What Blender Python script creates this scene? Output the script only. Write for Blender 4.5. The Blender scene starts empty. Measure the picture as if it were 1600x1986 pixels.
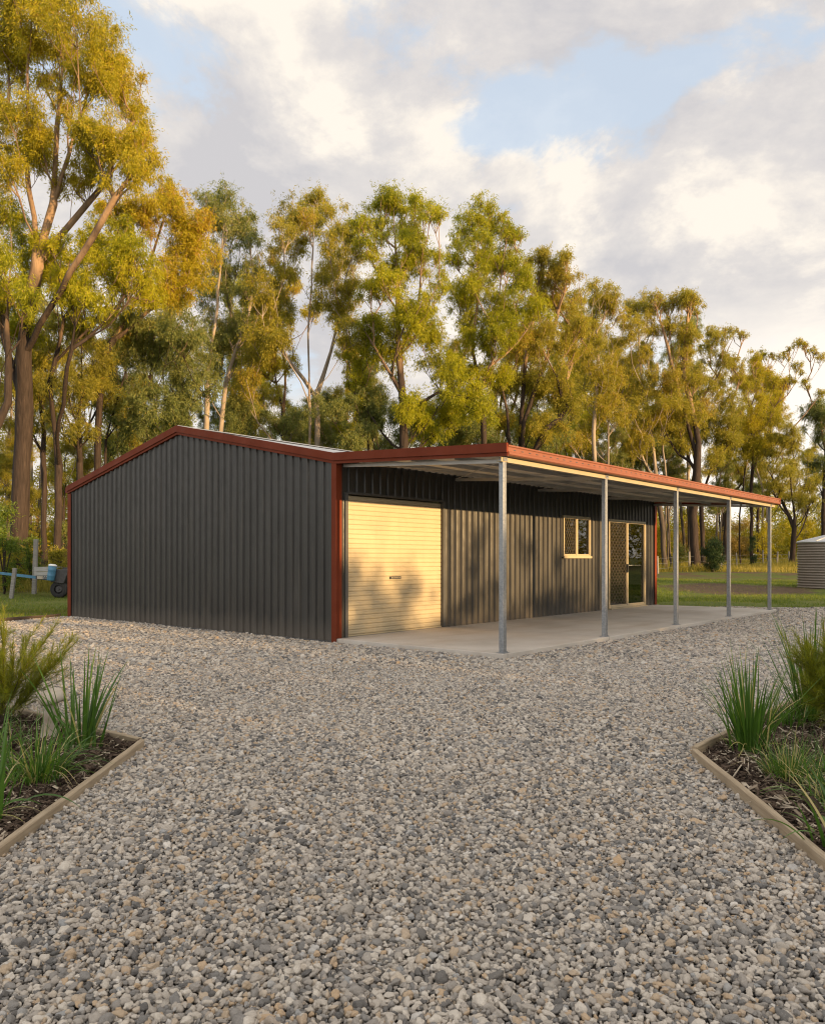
import bpy, math, random
import numpy as np
from mathutils import Vector, Matrix

sc = bpy.context.scene
COL = sc.collection
rng = np.random.default_rng(7)
random.seed(7)
PI = math.pi

# ------------------------------------------------------------------ camera model (used to set out real places on the site)
F, HZ, CAMZ = 1536.0, 1084.5, 1.35
def spot(px, py, Y):
    return np.array([(px-800.0)/F*Y, Y, CAMZ+(HZ-py)/F*Y])
def smooth(a, b, x):
    t = np.clip((x-a)/(b-a), 0, 1); return t*t*(3-2*t)
def terrain(x, y):
    z = 0.0185*np.maximum(np.minimum(y, 130)-26, 0)
    z = z*smooth(24, 34, y) + 0.65*smooth(27, 36, y)*smooth(-6, -12, x)*(1-smooth(45, 70, y))
    return z + 0.05*np.sin(x*.35+1)*np.sin(y*.27)*smooth(23, 32, y)

# ------------------------------------------------------------------ object helpers
def tag(o, label=None, cat=None, group=None, kind=None):
    if label: o['label'] = label
    if cat: o['category'] = cat
    if group: o['group'] = group
    if kind: o['kind'] = kind
    return o
def empty(name, loc=(0, 0, 0), rz=0.0):
    o = bpy.data.objects.new(name, None); COL.objects.link(o)
    o.location = loc; o.rotation_euler = (0, 0, rz); o.empty_display_size = .3
    return o
def link(name, me, mat, parent=None, bevel=0, smooth_shade=False):
    o = bpy.data.objects.new(name, me); COL.objects.link(o)
    for m in (mat if isinstance(mat, (list, tuple)) else [mat]):
        me.materials.append(m)
    if parent: o.parent = parent
    if smooth_shade: me.polygons.foreach_set('use_smooth', np.ones(len(me.polygons), bool))
    if bevel:
        b = o.modifiers.new('bevel', 'BEVEL'); b.width = bevel; b.segments = 2; b.limit_method = 'ANGLE'; b.angle_limit = .6
    return o
def np_mesh(name, V, Fc, attrs=None, smooth_shade=False, vattrs=None):
    """V (n,3), Fc (m,k) -> mesh"""
    me = bpy.data.meshes.new(name)
    V = np.ascontiguousarray(V, np.float32); Fc = np.ascontiguousarray(Fc, np.int32)
    m, k = Fc.shape
    me.vertices.add(len(V)); me.vertices.foreach_set('co', V.ravel())
    me.loops.add(m*k); me.loops.foreach_set('vertex_index', Fc.ravel())
    me.polygons.add(m); me.polygons.foreach_set('loop_start', np.arange(0, m*k, k, dtype=np.int32))
    if smooth_shade: me.polygons.foreach_set('use_smooth', np.ones(m, bool))
    for n, a in (attrs or {}).items():
        at = me.attributes.new(n, 'FLOAT', 'FACE'); at.data.foreach_set('value', np.ascontiguousarray(a, np.float32))
    for n, a in (vattrs or {}).items():
        at = me.attributes.new(n, 'FLOAT', 'POINT'); at.data.foreach_set('value', np.ascontiguousarray(a, np.float32))
    me.update(calc_edges=True)
    return me
class MB:
    def __init__(s): s.v = []; s.f = []
    def box(s, x0, x1, y0, y1, z0, z1, M=None):
        b = len(s.v)
        p = [(x0,y0,z0),(x1,y0,z0),(x1,y1,z0),(x0,y1,z0),(x0,y0,z1),(x1,y0,z1),(x1,y1,z1),(x0,y1,z1)]
        if M is not None: p = [tuple(M @ Vector(q)) for q in p]
        s.v += p
        s.f += [(b,b+3,b+2,b+1),(b+4,b+5,b+6,b+7),(b,b+1,b+5,b+4),(b+1,b+2,b+6,b+5),(b+2,b+3,b+7,b+6),(b+3,b,b+4,b+7)]
    def quad(s, *p):
        b = len(s.v); s.v += [tuple(q) for q in p]; s.f.append(tuple(range(b, b+len(p))))
    def prism(s, poly, a, b_):
        """poly: list of 3-vectors (start outline); sweep by vector from a to b_"""
        n = len(poly); o = len(s.v)
        d0 = Vector(a); d1 = Vector(b_)
        s.v += [tuple(Vector(p)+d0) for p in poly] + [tuple(Vector(p)+d1) for p in poly]
        for i in range(n):
            j = (i+1) % n; s.f.append((o+i, o+j, o+n+j, o+n+i))
        s.f.append(tuple(range(o+n-1, o-1, -1))); s.f.append(tuple(range(o+n, o+2*n)))
    def bar(s, p, q, w, h, up=(0, 0, 1)):
        p = Vector(p); q = Vector(q); d = (q-p); L = d.length; d.normalize()
        up = Vector(up); r = d.cross(up)
        if r.length < 1e-4: r = d.cross(Vector((1, 0, 0)))
        r.normalize(); u = r.cross(d)
        M = Matrix((d, r, u)).transposed().to_4x4(); M.translation = p
        s.box(0, L, -w/2, w/2, -h/2, h/2, M)
    def tube(s, pts, rad, n=8, cap=True):
        pts = [Vector(p) for p in pts]
        rad = [rad]*len(pts) if not hasattr(rad, '__len__') else rad
        b = len(s.v)
        for i, p in enumerate(pts):
            t = (pts[min(i+1, len(pts)-1)]-pts[max(i-1, 0)]).normalized()
            a = Vector((0, 0, 1)) if abs(t.z) < .9 else Vector((0, 1, 0))
            x = t.cross(a).normalized(); y = t.cross(x)
            for k in range(n):
                an = 2*PI*k/n; s.v.append(tuple(p+(x*math.cos(an)+y*math.sin(an))*rad[i]))
        for i in range(len(pts)-1):
            for k in range(n):
                s.f.append((b+i*n+k, b+i*n+(k+1) % n, b+(i+1)*n+(k+1) % n, b+(i+1)*n+k))
        if cap:
            s.f.append(tuple(b+k for k in range(n))); e = b+(len(pts)-1)*n
            s.f.append(tuple(e+n-1-k for k in range(n)))
    def lathe(s, prof, n=48, c=(0, 0, 0)):
        b = len(s.v)
        for r, z in prof:
            for k in range(n):
                a = 2*PI*k/n; s.v.append((c[0]+r*math.cos(a), c[1]+r*math.sin(a), c[2]+z))
        for i in range(len(prof)-1):
            for k in range(n):
                s.f.append((b+i*n+k, b+i*n+(k+1) % n, b+(i+1)*n+(k+1) % n, b+(i+1)*n+k))
    def build(s, name, mat, parent=None, bevel=0, smooth_shade=False):
        me = bpy.data.meshes.new(name); me.from_pydata(s.v, [], s.f); me.update()
        return link(name, me, mat, parent, bevel, smooth_shade)

# ------------------------------------------------------------------ material helpers
def mk(name):
    m = bpy.data.materials.new(name); m.use_nodes = True
    nt = m.node_tree; nt.nodes.clear(); return m, nt
def nd(nt, t, ins=None, **kw):
    n = nt.nodes.new(t)
    for k, v in kw.items(): setattr(n, k, v)
    for k, v in (ins or {}).items():
        s = n.inputs[k]
        if hasattr(v, 'is_linked') or isinstance(v, bpy.types.NodeSocket): nt.links.new(v, s)
        else: s.default_value = v
    return n
def mth(nt, op, a, b=None, c=None, clamp=False):
    ins = {0: a}
    if b is not None: ins[1] = b
    if c is not None: ins[2] = c
    n = nd(nt, 'ShaderNodeMath', ins, operation=op); n.use_clamp = clamp
    return n.outputs[0]
def mixc(nt, f, a, b, blend='MIX'):
    n = nt.nodes.new('ShaderNodeMix'); n.data_type = 'RGBA'; n.blend_type = blend
    for s, v in ((n.inputs[0], f), (n.inputs[6], a), (n.inputs[7], b)):
        if isinstance(v, bpy.types.NodeSocket): nt.links.new(v, s)
        else: s.default_value = v if not isinstance(v, tuple) or len(v) == 4 else v+(1,)
    return n.outputs[2]
def ramp(nt, f, stops, interp='LINEAR'):
    n = nt.nodes.new('ShaderNodeValToRGB'); n.color_ramp.interpolation = interp
    e = n.color_ramp.elements
    while len(e) < len(stops): e.new(.5)
    for el, (p, c) in zip(e, stops):
        el.position = p; el.color = (tuple(c)+(1,))[:4] if hasattr(c, '__len__') else (c, c, c, 1)
    nt.links.new(f, n.inputs[0]); return n.outputs[0]
def mrange(nt, v, a, b, c=0., d=1., smooth_=False):
    n = nd(nt, 'ShaderNodeMapRange', {0: v, 1: a, 2: b, 3: c, 4: d}); n.clamp = True
    if smooth_: n.interpolation_type = 'SMOOTHSTEP'
    return n.outputs[0]
def coords(nt, kind='Object', scale=(1, 1, 1), rot=(0, 0, 0)):
    t = nt.nodes.new('ShaderNodeTexCoord')
    return nd(nt, 'ShaderNodeMapping', {0: t.outputs[kind], 2: rot, 3: scale}).outputs[0]
def noise(nt, vec, scale, detail=4, rough=.55, dist=0.):
    return nd(nt, 'ShaderNodeTexNoise', {'Vector': vec, 'Scale': scale, 'Detail': detail, 'Roughness': rough, 'Distortion': dist}).outputs[0]
def finish(nt, col, rough=.5, metal=0., bump=None, bstr=.2, bdist=.01, spec=.5, extra=None):
    p = nd(nt, 'ShaderNodeBsdfPrincipled', {'Base Color': col if isinstance(col, bpy.types.NodeSocket) else tuple(col)+(1,), 'Roughness': rough, 'Metallic': metal, 'Specular IOR Level': spec})
    if extra:
        for k, v in extra.items(): p.inputs[k].default_value = v
    if bump is not None:
        b = nd(nt, 'ShaderNodeBump', {'Strength': bstr, 'Distance': bdist, 'Height': bump}); nt.links.new(b.outputs[0], p.inputs['Normal'])
    o = nt.nodes.new('ShaderNodeOutputMaterial'); nt.links.new(p.outputs[0], o.inputs[0]); return p
def paint(name, base, rough=.42, var=.12, scale=2.5, metal=0., bstr=.06, streak=True, spec=.5):
    """painted / coated sheet metal: slight fading, dusty streaks running down, faint dents"""
    m, nt = mk(name)
    c = coords(nt); n1 = noise(nt, c, scale, 5); n2 = noise(nt, coords(nt, scale=(9, 9, .6)), 1.3, 4)
    dark = tuple(x*(1-var) for x in base); lite = tuple(min(1, x*(1+var)+.004) for x in base)
    col = ramp(nt, n1, [(.3, dark), (.7, lite)])
    if streak:
        dust = tuple(.75*x+.25*y for x, y in zip(base, (.22, .19, .15)))
        col = mixc(nt, mrange(nt, n2, .52, .8, 0, .55), col, dust)
    r = mrange(nt, noise(nt, c, 6, 4), .3, .7, rough-.07, rough+.09)
    p = finish(nt, col, .4, metal, noise(nt, c, 3.2, 3), bstr, .02, spec); nt.links.new(r, p.inputs['Roughness'])
    return m

M = {}
M['charcoal'] = paint('charcoal_sheet', (.030, .0288, .0268), .36, .10, 1.2, bstr=.10, spec=.42)
nt = M['charcoal'].node_tree; pb = [n for n in nt.nodes if n.type == 'BSDF_PRINCIPLED'][0]
t = nt.nodes.new('ShaderNodeTexCoord'); zz = nd(nt, 'ShaderNodeSeparateXYZ', {0: t.outputs['Object']}).outputs[2]
hh_ = mth(nt, 'ADD', .12, mth(nt, 'MULTIPLY', noise(nt, coords(nt, scale=(1.5, 1.5, .2)), 3, 5), .55))
dust_ = mth(nt, 'MULTIPLY', mth(nt, 'SUBTRACT', 1., mth(nt, 'DIVIDE', zz, hh_), None, True), .35)
nt.links.new(mixc(nt, dust_, pb.inputs['Base Color'].links[0].from_socket, (.20, .17, .135)), pb.inputs['Base Color'])
M['red'] = paint('red_trim', (.135, .025, .0085), .55, .10, spec=.12, streak=False)
M['gutter'] = paint('gutter_red', (.185, .072, .044), .45, .08, spec=.2, streak=False)
M['cream'] = paint('cream_door', (.40, .335, .22), .45, .05, 1.5)
M['frame'] = paint('cream_frame', (.37, .315, .215), .40, .05, streak=False)
M['jamb'] = paint('dark_jamb', (.06, .06, .06), .45, .1)
M['zinc'] = paint('zinc_sheet', (.50, .51, .52), .38, .10, 3, metal=.75)
M['under'] = paint('sheet_underside', (.60, .58, .54), .5, .10, 1.3, metal=.15)
M['purlin'] = paint('galvanised_purlin', (.46, .45, .43), .45, .12, 3, metal=.4)
M['blue'] = paint('blue_paint', (.05, .17, .28), .5, .2, 8)
M['rubber'] = paint('rubber', (.012, .012, .012), .8, .2, 8)
M['blacksteel'] = paint('black_steel', (.035, .033, .035), .55, .3, 8)
M['tank'] = paint('tank_steel', (.225, .19, .155), .5, .10, 2)
M['white'] = paint('white_paint', (.7, .7, .68), .5, .1, 6)
M['beam'] = paint('beam_cream', (.31, .265, .18), .45, .06)
m, nt = mk('galvanised_post')
v = nd(nt, 'ShaderNodeTexVoronoi', {'Vector': coords(nt), 'Scale': 45.}).outputs['Color']
g = nd(nt, 'ShaderNodeSeparateColor', {0: v}).outputs[0]
col = mixc(nt, mrange(nt, noise(nt, coords(nt, scale=(6, 6, 1.2)), 2, 4), .4, .75, 0, .5), ramp(nt, g, [(0, (.20, .215, .235)), (1, (.29, .305, .32))]), (.34, .34, .33))
finish(nt, col, .42, .55); M['galv'] = m
m, nt = mk('concrete')
c = coords(nt)
n1 = noise(nt, c, .8, 6, .6); n2 = noise(nt, coords(nt, scale=(.35, 1.5, 1)), 1.6, 5); n3 = noise(nt, c, 60, 3)
col = ramp(nt, n1, [(.3, (.38, .345, .30)), (.52, (.48, .44, .39)), (.75, (.54, .505, .455))])
col = mixc(nt, mrange(nt, n2, .5, .72, 0, .5), col, (.36, .29, .22))
col = mixc(nt, mrange(nt, n3, .45, .7, 0, .25), col, (.30, .27, .24))
t = nt.nodes.new('ShaderNodeTexCoord'); sx = nd(nt, 'ShaderNodeSeparateXYZ', {0: t.outputs['Object']}).outputs[0]
fx = mth(nt, 'ABSOLUTE', mth(nt, 'SUBTRACT', mth(nt, 'FRACT', mth(nt, 'DIVIDE', mth(nt, 'SUBTRACT', sx, 1.57), 2.99)), .5))
col = mixc(nt, mrange(nt, fx, .0020, .0012, 0, .8), col, (.12, .10, .085))
p = finish(nt, col, .75, 0, n3, .12, .004, .35); M['concrete'] = m
def timber(name, a, b, c_):
    m, nt = mk(name)
    g = noise(nt, coords(nt, scale=(1.2, 22, 22)), 3, 6, .65); k = noise(nt, coords(nt), 2.5, 4)
    col = mixc(nt, mrange(nt, k, .4, .75, 0, .6), ramp(nt, g, [(.3, a), (.55, b), (.75, c_)]), tuple(x*.75 for x in a))
    finish(nt, col, .75, 0, g, .35, .004, .3); return m
M['timber'] = timber('pine_edging', (.25, .19, .125), (.36, .285, .195), (.43, .355, .26))
M['greywood'] = timber('weathered_wood', (.15, .14, .125), (.25, .24, .22), (.36, .345, .32))
M['slats'] = timber('pale_slats', (.26, .255, .24), (.36, .355, .335), (.44, .43, .41))
M['brownwood'] = timber('brown_board', (.05, .036, .027), (.085, .062, .046), (.13, .098, .074))
m, nt = mk('glass_pane')
fr = nd(nt, 'ShaderNodeFresnel', {'IOR': 1.9}).outputs[0]
b = nd(nt, 'ShaderNodeBump', {'Strength': .012, 'Distance': .05, 'Height': noise(nt, coords(nt), 2.0, 2)})
gl = nd(nt, 'ShaderNodeBsdfGlossy', {'Color': (.95, .95, .95, 1), 'Roughness': .01}); nt.links.new(b.outputs[0], gl.inputs['Normal'])
tr = nd(nt, 'ShaderNodeBsdfTransparent', {'Color': (.62, .66, .62, 1)})
mx = nd(nt, 'ShaderNodeMixShader', {0: fr, 1: tr.outputs[0], 2: gl.outputs[0]})
o = nt.nodes.new('ShaderNodeOutputMaterial'); nt.links.new(mx.outputs[0], o.inputs[0]); M['glass'] = m
m, nt = mk('ornament_stone')
col = ramp(nt, noise(nt, coords(nt), 9, 5), [(.3, (.26, .21, .16)), (.6, (.42, .37, .30)), (.8, (.5, .45, .38))])
finish(nt, col, .8, 0, noise(nt, coords(nt), 30, 4), .3, .01); M['ornament'] = m

def leafmat(name, stops, trans=.35, rough=.5, gloss=.25):
    m, nt = mk(name)
    t = nd(nt, 'ShaderNodeAttribute', attribute_name='tint').outputs['Fac']
    col = ramp(nt, t, stops)
    p = nd(nt, 'ShaderNodeBsdfPrincipled', {'Base Color': col, 'Roughness': rough, 'Specular IOR Level': gloss})
    bright = mixc(nt, 1., col, (1.25, 1.35, .7, 1), 'MULTIPLY')
    tl = nd(nt, 'ShaderNodeBsdfTranslucent', {'Color': bright})
    x = nd(nt, 'ShaderNodeMixShader', {0: trans, 1: p.outputs[0], 2: tl.outputs[0]})
    o = nt.nodes.new('ShaderNodeOutputMaterial'); nt.links.new(x.outputs[0], o.inputs[0]); return m
M['leaf_gold'] = leafmat('gum_leaf_yellow', [(0, (.17, .155, .016)), (.45, (.32, .275, .018)), (.8, (.42, .335, .02)), (1, (.34, .20, .03))], .5)
M['leaf_lime'] = leafmat('gum_leaf_lime', [(0, (.14, .158, .012)), (.5, (.29, .285, .014)), (.85, (.42, .375, .016)), (1, (.32, .25, .03))], .5)
M['leaf_grey'] = leafmat('gum_leaf_grey_green', [(0, (.09, .12, .038)), (.5, (.17, .19, .055)), (.85, (.27, .25, .06)), (1, (.25, .18, .045))], .42)
M['leaf_olive'] = leafmat('gum_leaf_olive', [(0, (.14, .135, .022)), (.5, (.27, .24, .03)), (.85, (.37, .30, .035)), (1, (.30, .18, .04))], .48)
M['leaf_dark'] = leafmat('dark_leaf', [(0, (.012, .028, .010)), (.6, (.03, .055, .016)), (1, (.06, .085, .02))], .2)
M['leaf_shrub'] = leafmat('shrub_leaf', [(0, (.045, .085, .012)), (.6, (.11, .16, .02)), (1, (.20, .20, .03))], .4)
M['leaf_straw'] = leafmat('golden_shrub_leaf', [(0, (.14, .11, .03)), (.6, (.28, .19, .05)), (1, (.38, .25, .08))], .4)
M['strap'] = leafmat('strap_leaf', [(0, (.035, .085, .015)), (.6, (.09, .18, .025)), (.88, (.20, .26, .035)), (1, (.44, .37, .16))], .35, .4, .4)
M['needle'] = leafmat('needle_leaf', [(0, (.08, .115, .014)), (.5, (.20, .22, .02)), (1, (.36, .30, .03))], .4)
M['grass'] = leafmat('lawn_blade', [(0, (.07, .11, .018)), (.55, (.155, .20, .03)), (.85, (.28, .26, .065)), (1, (.30, .24, .10))], .35, .6, .1)
M['dry'] = leafmat('dry_grass', [(0, (.16, .15, .03)), (.6, (.27, .23, .05)), (1, (.38, .30, .10))], .4, .6, .1)
M['mulch'] = leafmat('mulch_chip', [(0, (.03, .021, .016)), (.6, (.095, .066, .048)), (.86, (.19, .145, .105)), (1, (.46, .39, .30))], .02, .85, .1)
def bark(name, low, mid, high, zsplit):
    m, nt = mk(name)
    t = nt.nodes.new('ShaderNodeTexCoord'); z = nd(nt, 'ShaderNodeSeparateXYZ', {0: t.outputs['Object']}).outputs[2]
    g = noise(nt, coords(nt, scale=(7, 7, .7)), 2, 6, .65); k = noise(nt, coords(nt, scale=(1, 1, .35)), 1.2, 4)
    zz = mth(nt, 'ADD', z, mth(nt, 'MULTIPLY', mth(nt, 'SUBTRACT', k, .5), 9.))
    a = ramp(nt, g, [(.3, tuple(x*.45 for x in low)), (.6, low), (.8, mid)])
    b_ = ramp(nt, k, [(.3, mid), (.6, high), (.8, tuple(min(1, x*1.15) for x in high))])
    col = mixc(nt, mrange(nt, zz, zsplit, zsplit+3), a, b_)
    finish(nt, col, .85, 0, g, .8, .05, .2); return m
M['bark_dark'] = bark('ironbark', (.042, .030, .024), (.085, .060, .044), (.27, .18, .11), 10)
M['bark_pale'] = bark('pale_bark', (.085, .068, .054), (.17, .135, .105), (.31, .255, .20), 5)

# ------------------------------------------------------------------ world: sky texture plus clouds
SUN = Vector((1.0, -.80, .152)).normalized()
EL = math.asin(SUN.z); AZ = math.atan2(SUN.x, SUN.y)
w = bpy.data.worlds.new('World'); sc.world = w; w.use_nodes = True
nt = w.node_tree; nt.nodes.clear()
sky = nd(nt, 'ShaderNodeTexSky', sky_type='NISHITA'); sky.sun_disc = False
sky.sun_elevation = EL; sky.sun_rotation = AZ; sky.air_density = 1.0; sky.dust_density = .6; sky.ozone_density = 1.2
tc = nt.nodes.new('ShaderNodeTexCoord'); D = tc.outputs['Generated']
sp = nd(nt, 'ShaderNodeSeparateXYZ', {0: D}); X, Y, Z = sp.outputs
az = mth(nt, 'ARCTAN2', X, Y); el = mth(nt, 'ARCSINE', Z)
def field(off):
    mp = nd(nt, 'ShaderNodeMapping', {0: D, 1: off, 3: (1., 1., 1.75)}).outputs[0]
    a = noise(nt, mp, 3.4, 12, .62, .18)
    a = mth(nt, 'ADD', mth(nt, 'MULTIPLY', mth(nt, 'SUBTRACT', a, .5), 1.3), .5)
    return a
def blob(a0, e0, ra, re, ang, amp):
    """soft bank of cloud (or clear gap) centred at azimuth a0 / elevation e0, in degrees"""
    da = mth(nt, 'SUBTRACT', az, math.radians(a0)); de = mth(nt, 'SUBTRACT', el, math.radians(e0))
    c, s = math.cos(math.radians(ang)), math.sin(math.radians(ang))
    u = mth(nt, 'ADD', mth(nt, 'MULTIPLY', da, c), mth(nt, 'MULTIPLY', de, s))
    v = mth(nt, 'SUBTRACT', mth(nt, 'MULTIPLY', de, c), mth(nt, 'MULTIPLY', da, s))
    r2 = mth(nt, 'ADD', mth(nt, 'POWER', mth(nt, 'DIVIDE', mth(nt, 'ABSOLUTE', u), math.radians(ra)), 2.), mth(nt, 'POWER', mth(nt, 'DIVIDE', mth(nt, 'ABSOLUTE', v), math.radians(re)), 2.))
    return mth(nt, 'MULTIPLY', mth(nt, 'EXPONENT', mth(nt, 'MULTIPLY', r2, -1.)), amp)
BL = None
for b in [(8.5, 28.8, 6.5, 1.8, 6, -.20), (16, 30.0, 7, 1.3, 12, -.15), (26, 30.8, 8, 2.4, 4, -.25), (-17, 29, 4, 8, 75, -.05), (13, 34.5, 12, 2.2, 0, .06), (17, 22, 16, 6.0, 6, .14), (-5, 30, 9, 6, 0, .10), (0, 21, 14, 4, 0, .08)]:
    o = blob(*b); BL = o if BL is None else mth(nt, 'ADD', BL, o)
d0 = mth(nt, 'ADD', field((0, 0, 0)), BL)
d1 = mth(nt, 'ADD', field((.07, -.02, .05)), BL)
mask = mrange(nt, d0, .35, .485, 0, 1, True)
thick = mrange(nt, d0, .42, .72, 0, 1, True)
mp2 = nd(nt, 'ShaderNodeMapping', {0: D, 1: (3.1, 1.7, .4), 3: (1., 1., 1.9)}).outputs[0]
dlo = noise(nt, mp2, 2.6, 4, .5, .2)
thick2 = mrange(nt, d0, .44, .66, 0, 1, True)
lit = mth(nt, 'ADD', mth(nt, 'MULTIPLY', mth(nt, 'SUBTRACT', d0, d1), 3.4), mth(nt, 'MULTIPLY', mth(nt, 'SUBTRACT', dlo, .5), 2.6))
lit = mth(nt, 'ADD', lit, mth(nt, 'SUBTRACT', .78, mth(nt, 'MULTIPLY', thick2, .36)), None, True)
SC = 10.
def cc(r, g, b): return (r*SC, g*SC, b*SC, 1)
cloud = nt.nodes.new('ShaderNodeValToRGB'); e = cloud.color_ramp.elements
e[0].position = .0; e[0].color = (.385, .38, .40, 1); e[1].position = .92; e[1].color = (.63, .59, .535, 1)
k = e.new(.5); k.color = (.475, .457, .452, 1)
nt.links.new(lit, cloud.inputs[0])
cl10 = mixc(nt, 1., cloud.outputs[0], (SC, SC, SC, 1), 'MULTIPLY')
blue = mixc(nt, .72, mixc(nt, 1., sky.outputs[0], (1.8, 1.8, 1.8, 1), 'MULTIPLY'), cc(.435, .515, .635))
base = mixc(nt, mth(nt, 'ADD', mth(nt, 'MULTIPLY', mask, .77), .16), blue, cl10)
glow = mth(nt, 'MULTIPLY', mrange(nt, el, math.radians(15.5), math.radians(5), 0, 1, True), mrange(nt, az, math.radians(-30), math.radians(25), .35, 1, True))
base = mixc(nt, mth(nt, 'MULTIPLY', glow, .85), base, cc(.70, .655, .60))
glow2 = mth(nt, 'MULTIPLY', mrange(nt, el, math.radians(18.5), math.radians(12), 0, 1, True), mrange(nt, az, math.radians(8), math.radians(23), 0, 1, True))
base = mixc(nt, mth(nt, 'MULTIPLY', glow2, .8), base, cc(.70, .665, .615))
behind = mrange(nt, Y, .15, -.45, 1., 1.75, True)  # unseen sky behind the camera and overhead brightened to add fill light
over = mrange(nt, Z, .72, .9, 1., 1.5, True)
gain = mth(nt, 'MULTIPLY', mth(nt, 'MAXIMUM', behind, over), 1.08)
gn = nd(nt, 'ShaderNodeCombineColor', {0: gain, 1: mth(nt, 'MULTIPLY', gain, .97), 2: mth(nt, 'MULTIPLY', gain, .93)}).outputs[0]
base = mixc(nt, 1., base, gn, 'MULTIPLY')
below = mrange(nt, Z, -.02, -.15)
base = mixc(nt, below, base, cc(.12, .11, .09))
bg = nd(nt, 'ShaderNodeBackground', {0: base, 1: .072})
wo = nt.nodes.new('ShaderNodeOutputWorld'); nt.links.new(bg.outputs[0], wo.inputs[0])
sl = bpy.data.lights.new('sun', 'SUN'); sl.energy = 5.0; sl.angle = math.radians(.55); sl.color = (1.0, .65, .30)
so = bpy.data.objects.new('sun', sl); COL.objects.link(so); so.location = (30, -3, 12)
so.rotation_euler = (-SUN).to_track_quat('-Z', 'Y').to_euler()

# ------------------------------------------------------------------ camera
cam = bpy.data.cameras.new('camera'); co = bpy.data.objects.new('camera', cam); COL.objects.link(co)
co.location = (0, 0, CAMZ); co.rotation_euler = (PI/2, 0, 0)
cam.sensor_fit = 'HORIZONTAL'; cam.sensor_width = 36; cam.lens = 36*F/1600; cam.shift_y = (HZ-993)/1600
cam.clip_start = .05; cam.clip_end = 2000; sc.camera = co

# ------------------------------------------------------------------ the shed's frame: x along the long wall, y into the building
TH = .869; CX, CY = -1.22, 12.667
W, V, L, SLAB = 8.75, 3.2, 12.34, .08
U = np.array([math.cos(TH), math.sin(TH)]); NRM = np.array([math.sin(TH), -math.cos(TH)])
def to_local(x, y):
    dx, dy = x-CX, y-CY
    return dx*U[0]+dy*U[1], -(dx*NRM[0]+dy*NRM[1])

# garden beds: outlines on the ground
BED_L = [(-1.805, 2.4), (-1.93, 5.62), (-4.9, 8.0), (-6.5, 8.0), (-6.5, 2.4)]
BED_R = [(1.722, 2.4), (1.90, 5.36), (3.9, 7.75), (6.5, 7.75), (6.5, 2.4)]
def in_poly(x, y, poly):
    ins = np.zeros(x.shape, bool); n = len(poly)
    for i in range(n):
        x0, y0 = poly[i]; x1, y1 = poly[(i+1) % n]
        c = ((y0 > y) != (y1 > y)) & (x < (x1-x0)*(y-y0)/((y1-y0) or 1e-9)+x0)
        ins ^= c
    return ins
def left_edge(y):      # the timber edge between gravel and grass on the far side
    return -8.0+(y-18.2)*.50
def gravel_area(x, y):
    lx, ly = to_local(x, y)
    shed = (lx > -.02) & (lx < L+.03) & (ly > -V-.02) & (ly < W)
    return (~shed) & (y < 21.6+.02*x+.12*np.sin(x*2.3)+.1*np.sin(x*5.1)) & (x > left_edge(y)+.03) & ~in_poly(x, y, BED_L) & ~in_poly(x, y, BED_R) & ~((x < -6) & (y > 18.1))

# ------------------------------------------------------------------ ground
def grid(xs, ys, zf, name):
    gx, gy = np.meshgrid(xs, ys); V_ = np.stack([gx.ravel(), gy.ravel(), zf(gx, gy).ravel()], 1)
    nx, ny = len(xs), len(ys); i = np.arange(nx*ny).reshape(ny, nx)
    Fc = np.stack([i[:-1, :-1].ravel(), i[:-1, 1:].ravel(), i[1:, 1:].ravel(), i[1:, :-1].ravel()], 1)
    return np_mesh(name, V_, Fc, smooth_shade=True)
m, nt = mk('lawn_and_soil')
c = coords(nt)
t = nt.nodes.new('ShaderNodeTexCoord'); s3 = nd(nt, 'ShaderNodeSeparateXYZ', {0: t.outputs['Object']}); gx, gy = s3.outputs[0], s3.outputs[1]
n1 = noise(nt, c, .5, 6, .6); n2 = noise(nt, c, 9, 5, .6); n3 = noise(nt, coords(nt, scale=(.10, .35, 1)), 1., 5, .6)
gcol = ramp(nt, n2, [(.3, (.055, .075, .018)), (.55, (.10, .125, .028)), (.8, (.17, .16, .05))])
gcol = mixc(nt, mrange(nt, n1, .45, .7, 0, .7), gcol, (.15, .15, .04))
dirt = ramp(nt, n2, [(.3, (.06, .040, .028)), (.7, (.14, .095, .065))])
dm = mrange(nt, n3, .58, .66, 0, .9, True)
# a worn strip along the fence line
band = mth(nt, 'MULTIPLY', mrange(nt, gy, 40, 46, 0, 1, True), mrange(nt, gy, 57, 52, 0, 1, True))
dm = mth(nt, 'MAXIMUM', dm, mth(nt, 'MULTIPLY', band, mrange(nt, n1, .45, .58)))
def worn(cx, cy, rx, ry):
    u = mth(nt, 'DIVIDE', mth(nt, 'SUBTRACT', gx, cx), rx); v = mth(nt, 'DIVIDE', mth(nt, 'SUBTRACT', gy, cy), ry)
    q = mth(nt, 'ADD', mth(nt, 'ADD', mth(nt, 'MULTIPLY', u, u), mth(nt, 'MULTIPLY', v, v)), mth(nt, 'MULTIPLY', mth(nt, 'SUBTRACT', n1, .5), 2.2))
    return mrange(nt, q, 1.0, .55, 0, .95, True)
for wp in [(13.6, 33.5, 3.2, 4.2), (19, 26.5, 1.0, .8), (-9.8, 20.5, 1.6, 1.0)]: dm = mth(nt, 'MAXIMUM', dm, worn(*wp))
col = mixc(nt, dm, gcol, dirt)
finish(nt, col, .95, 0, n2, .6, .05, .1); M['lawn'] = m
xs = np.concatenate([np.linspace(-600, -60, 10), np.linspace(-50, 60, 111), np.linspace(70, 600, 10)])
ys = np.concatenate([np.linspace(-60, 10, 8), np.linspace(12, 100, 89), np.linspace(110, 900, 12)])
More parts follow.
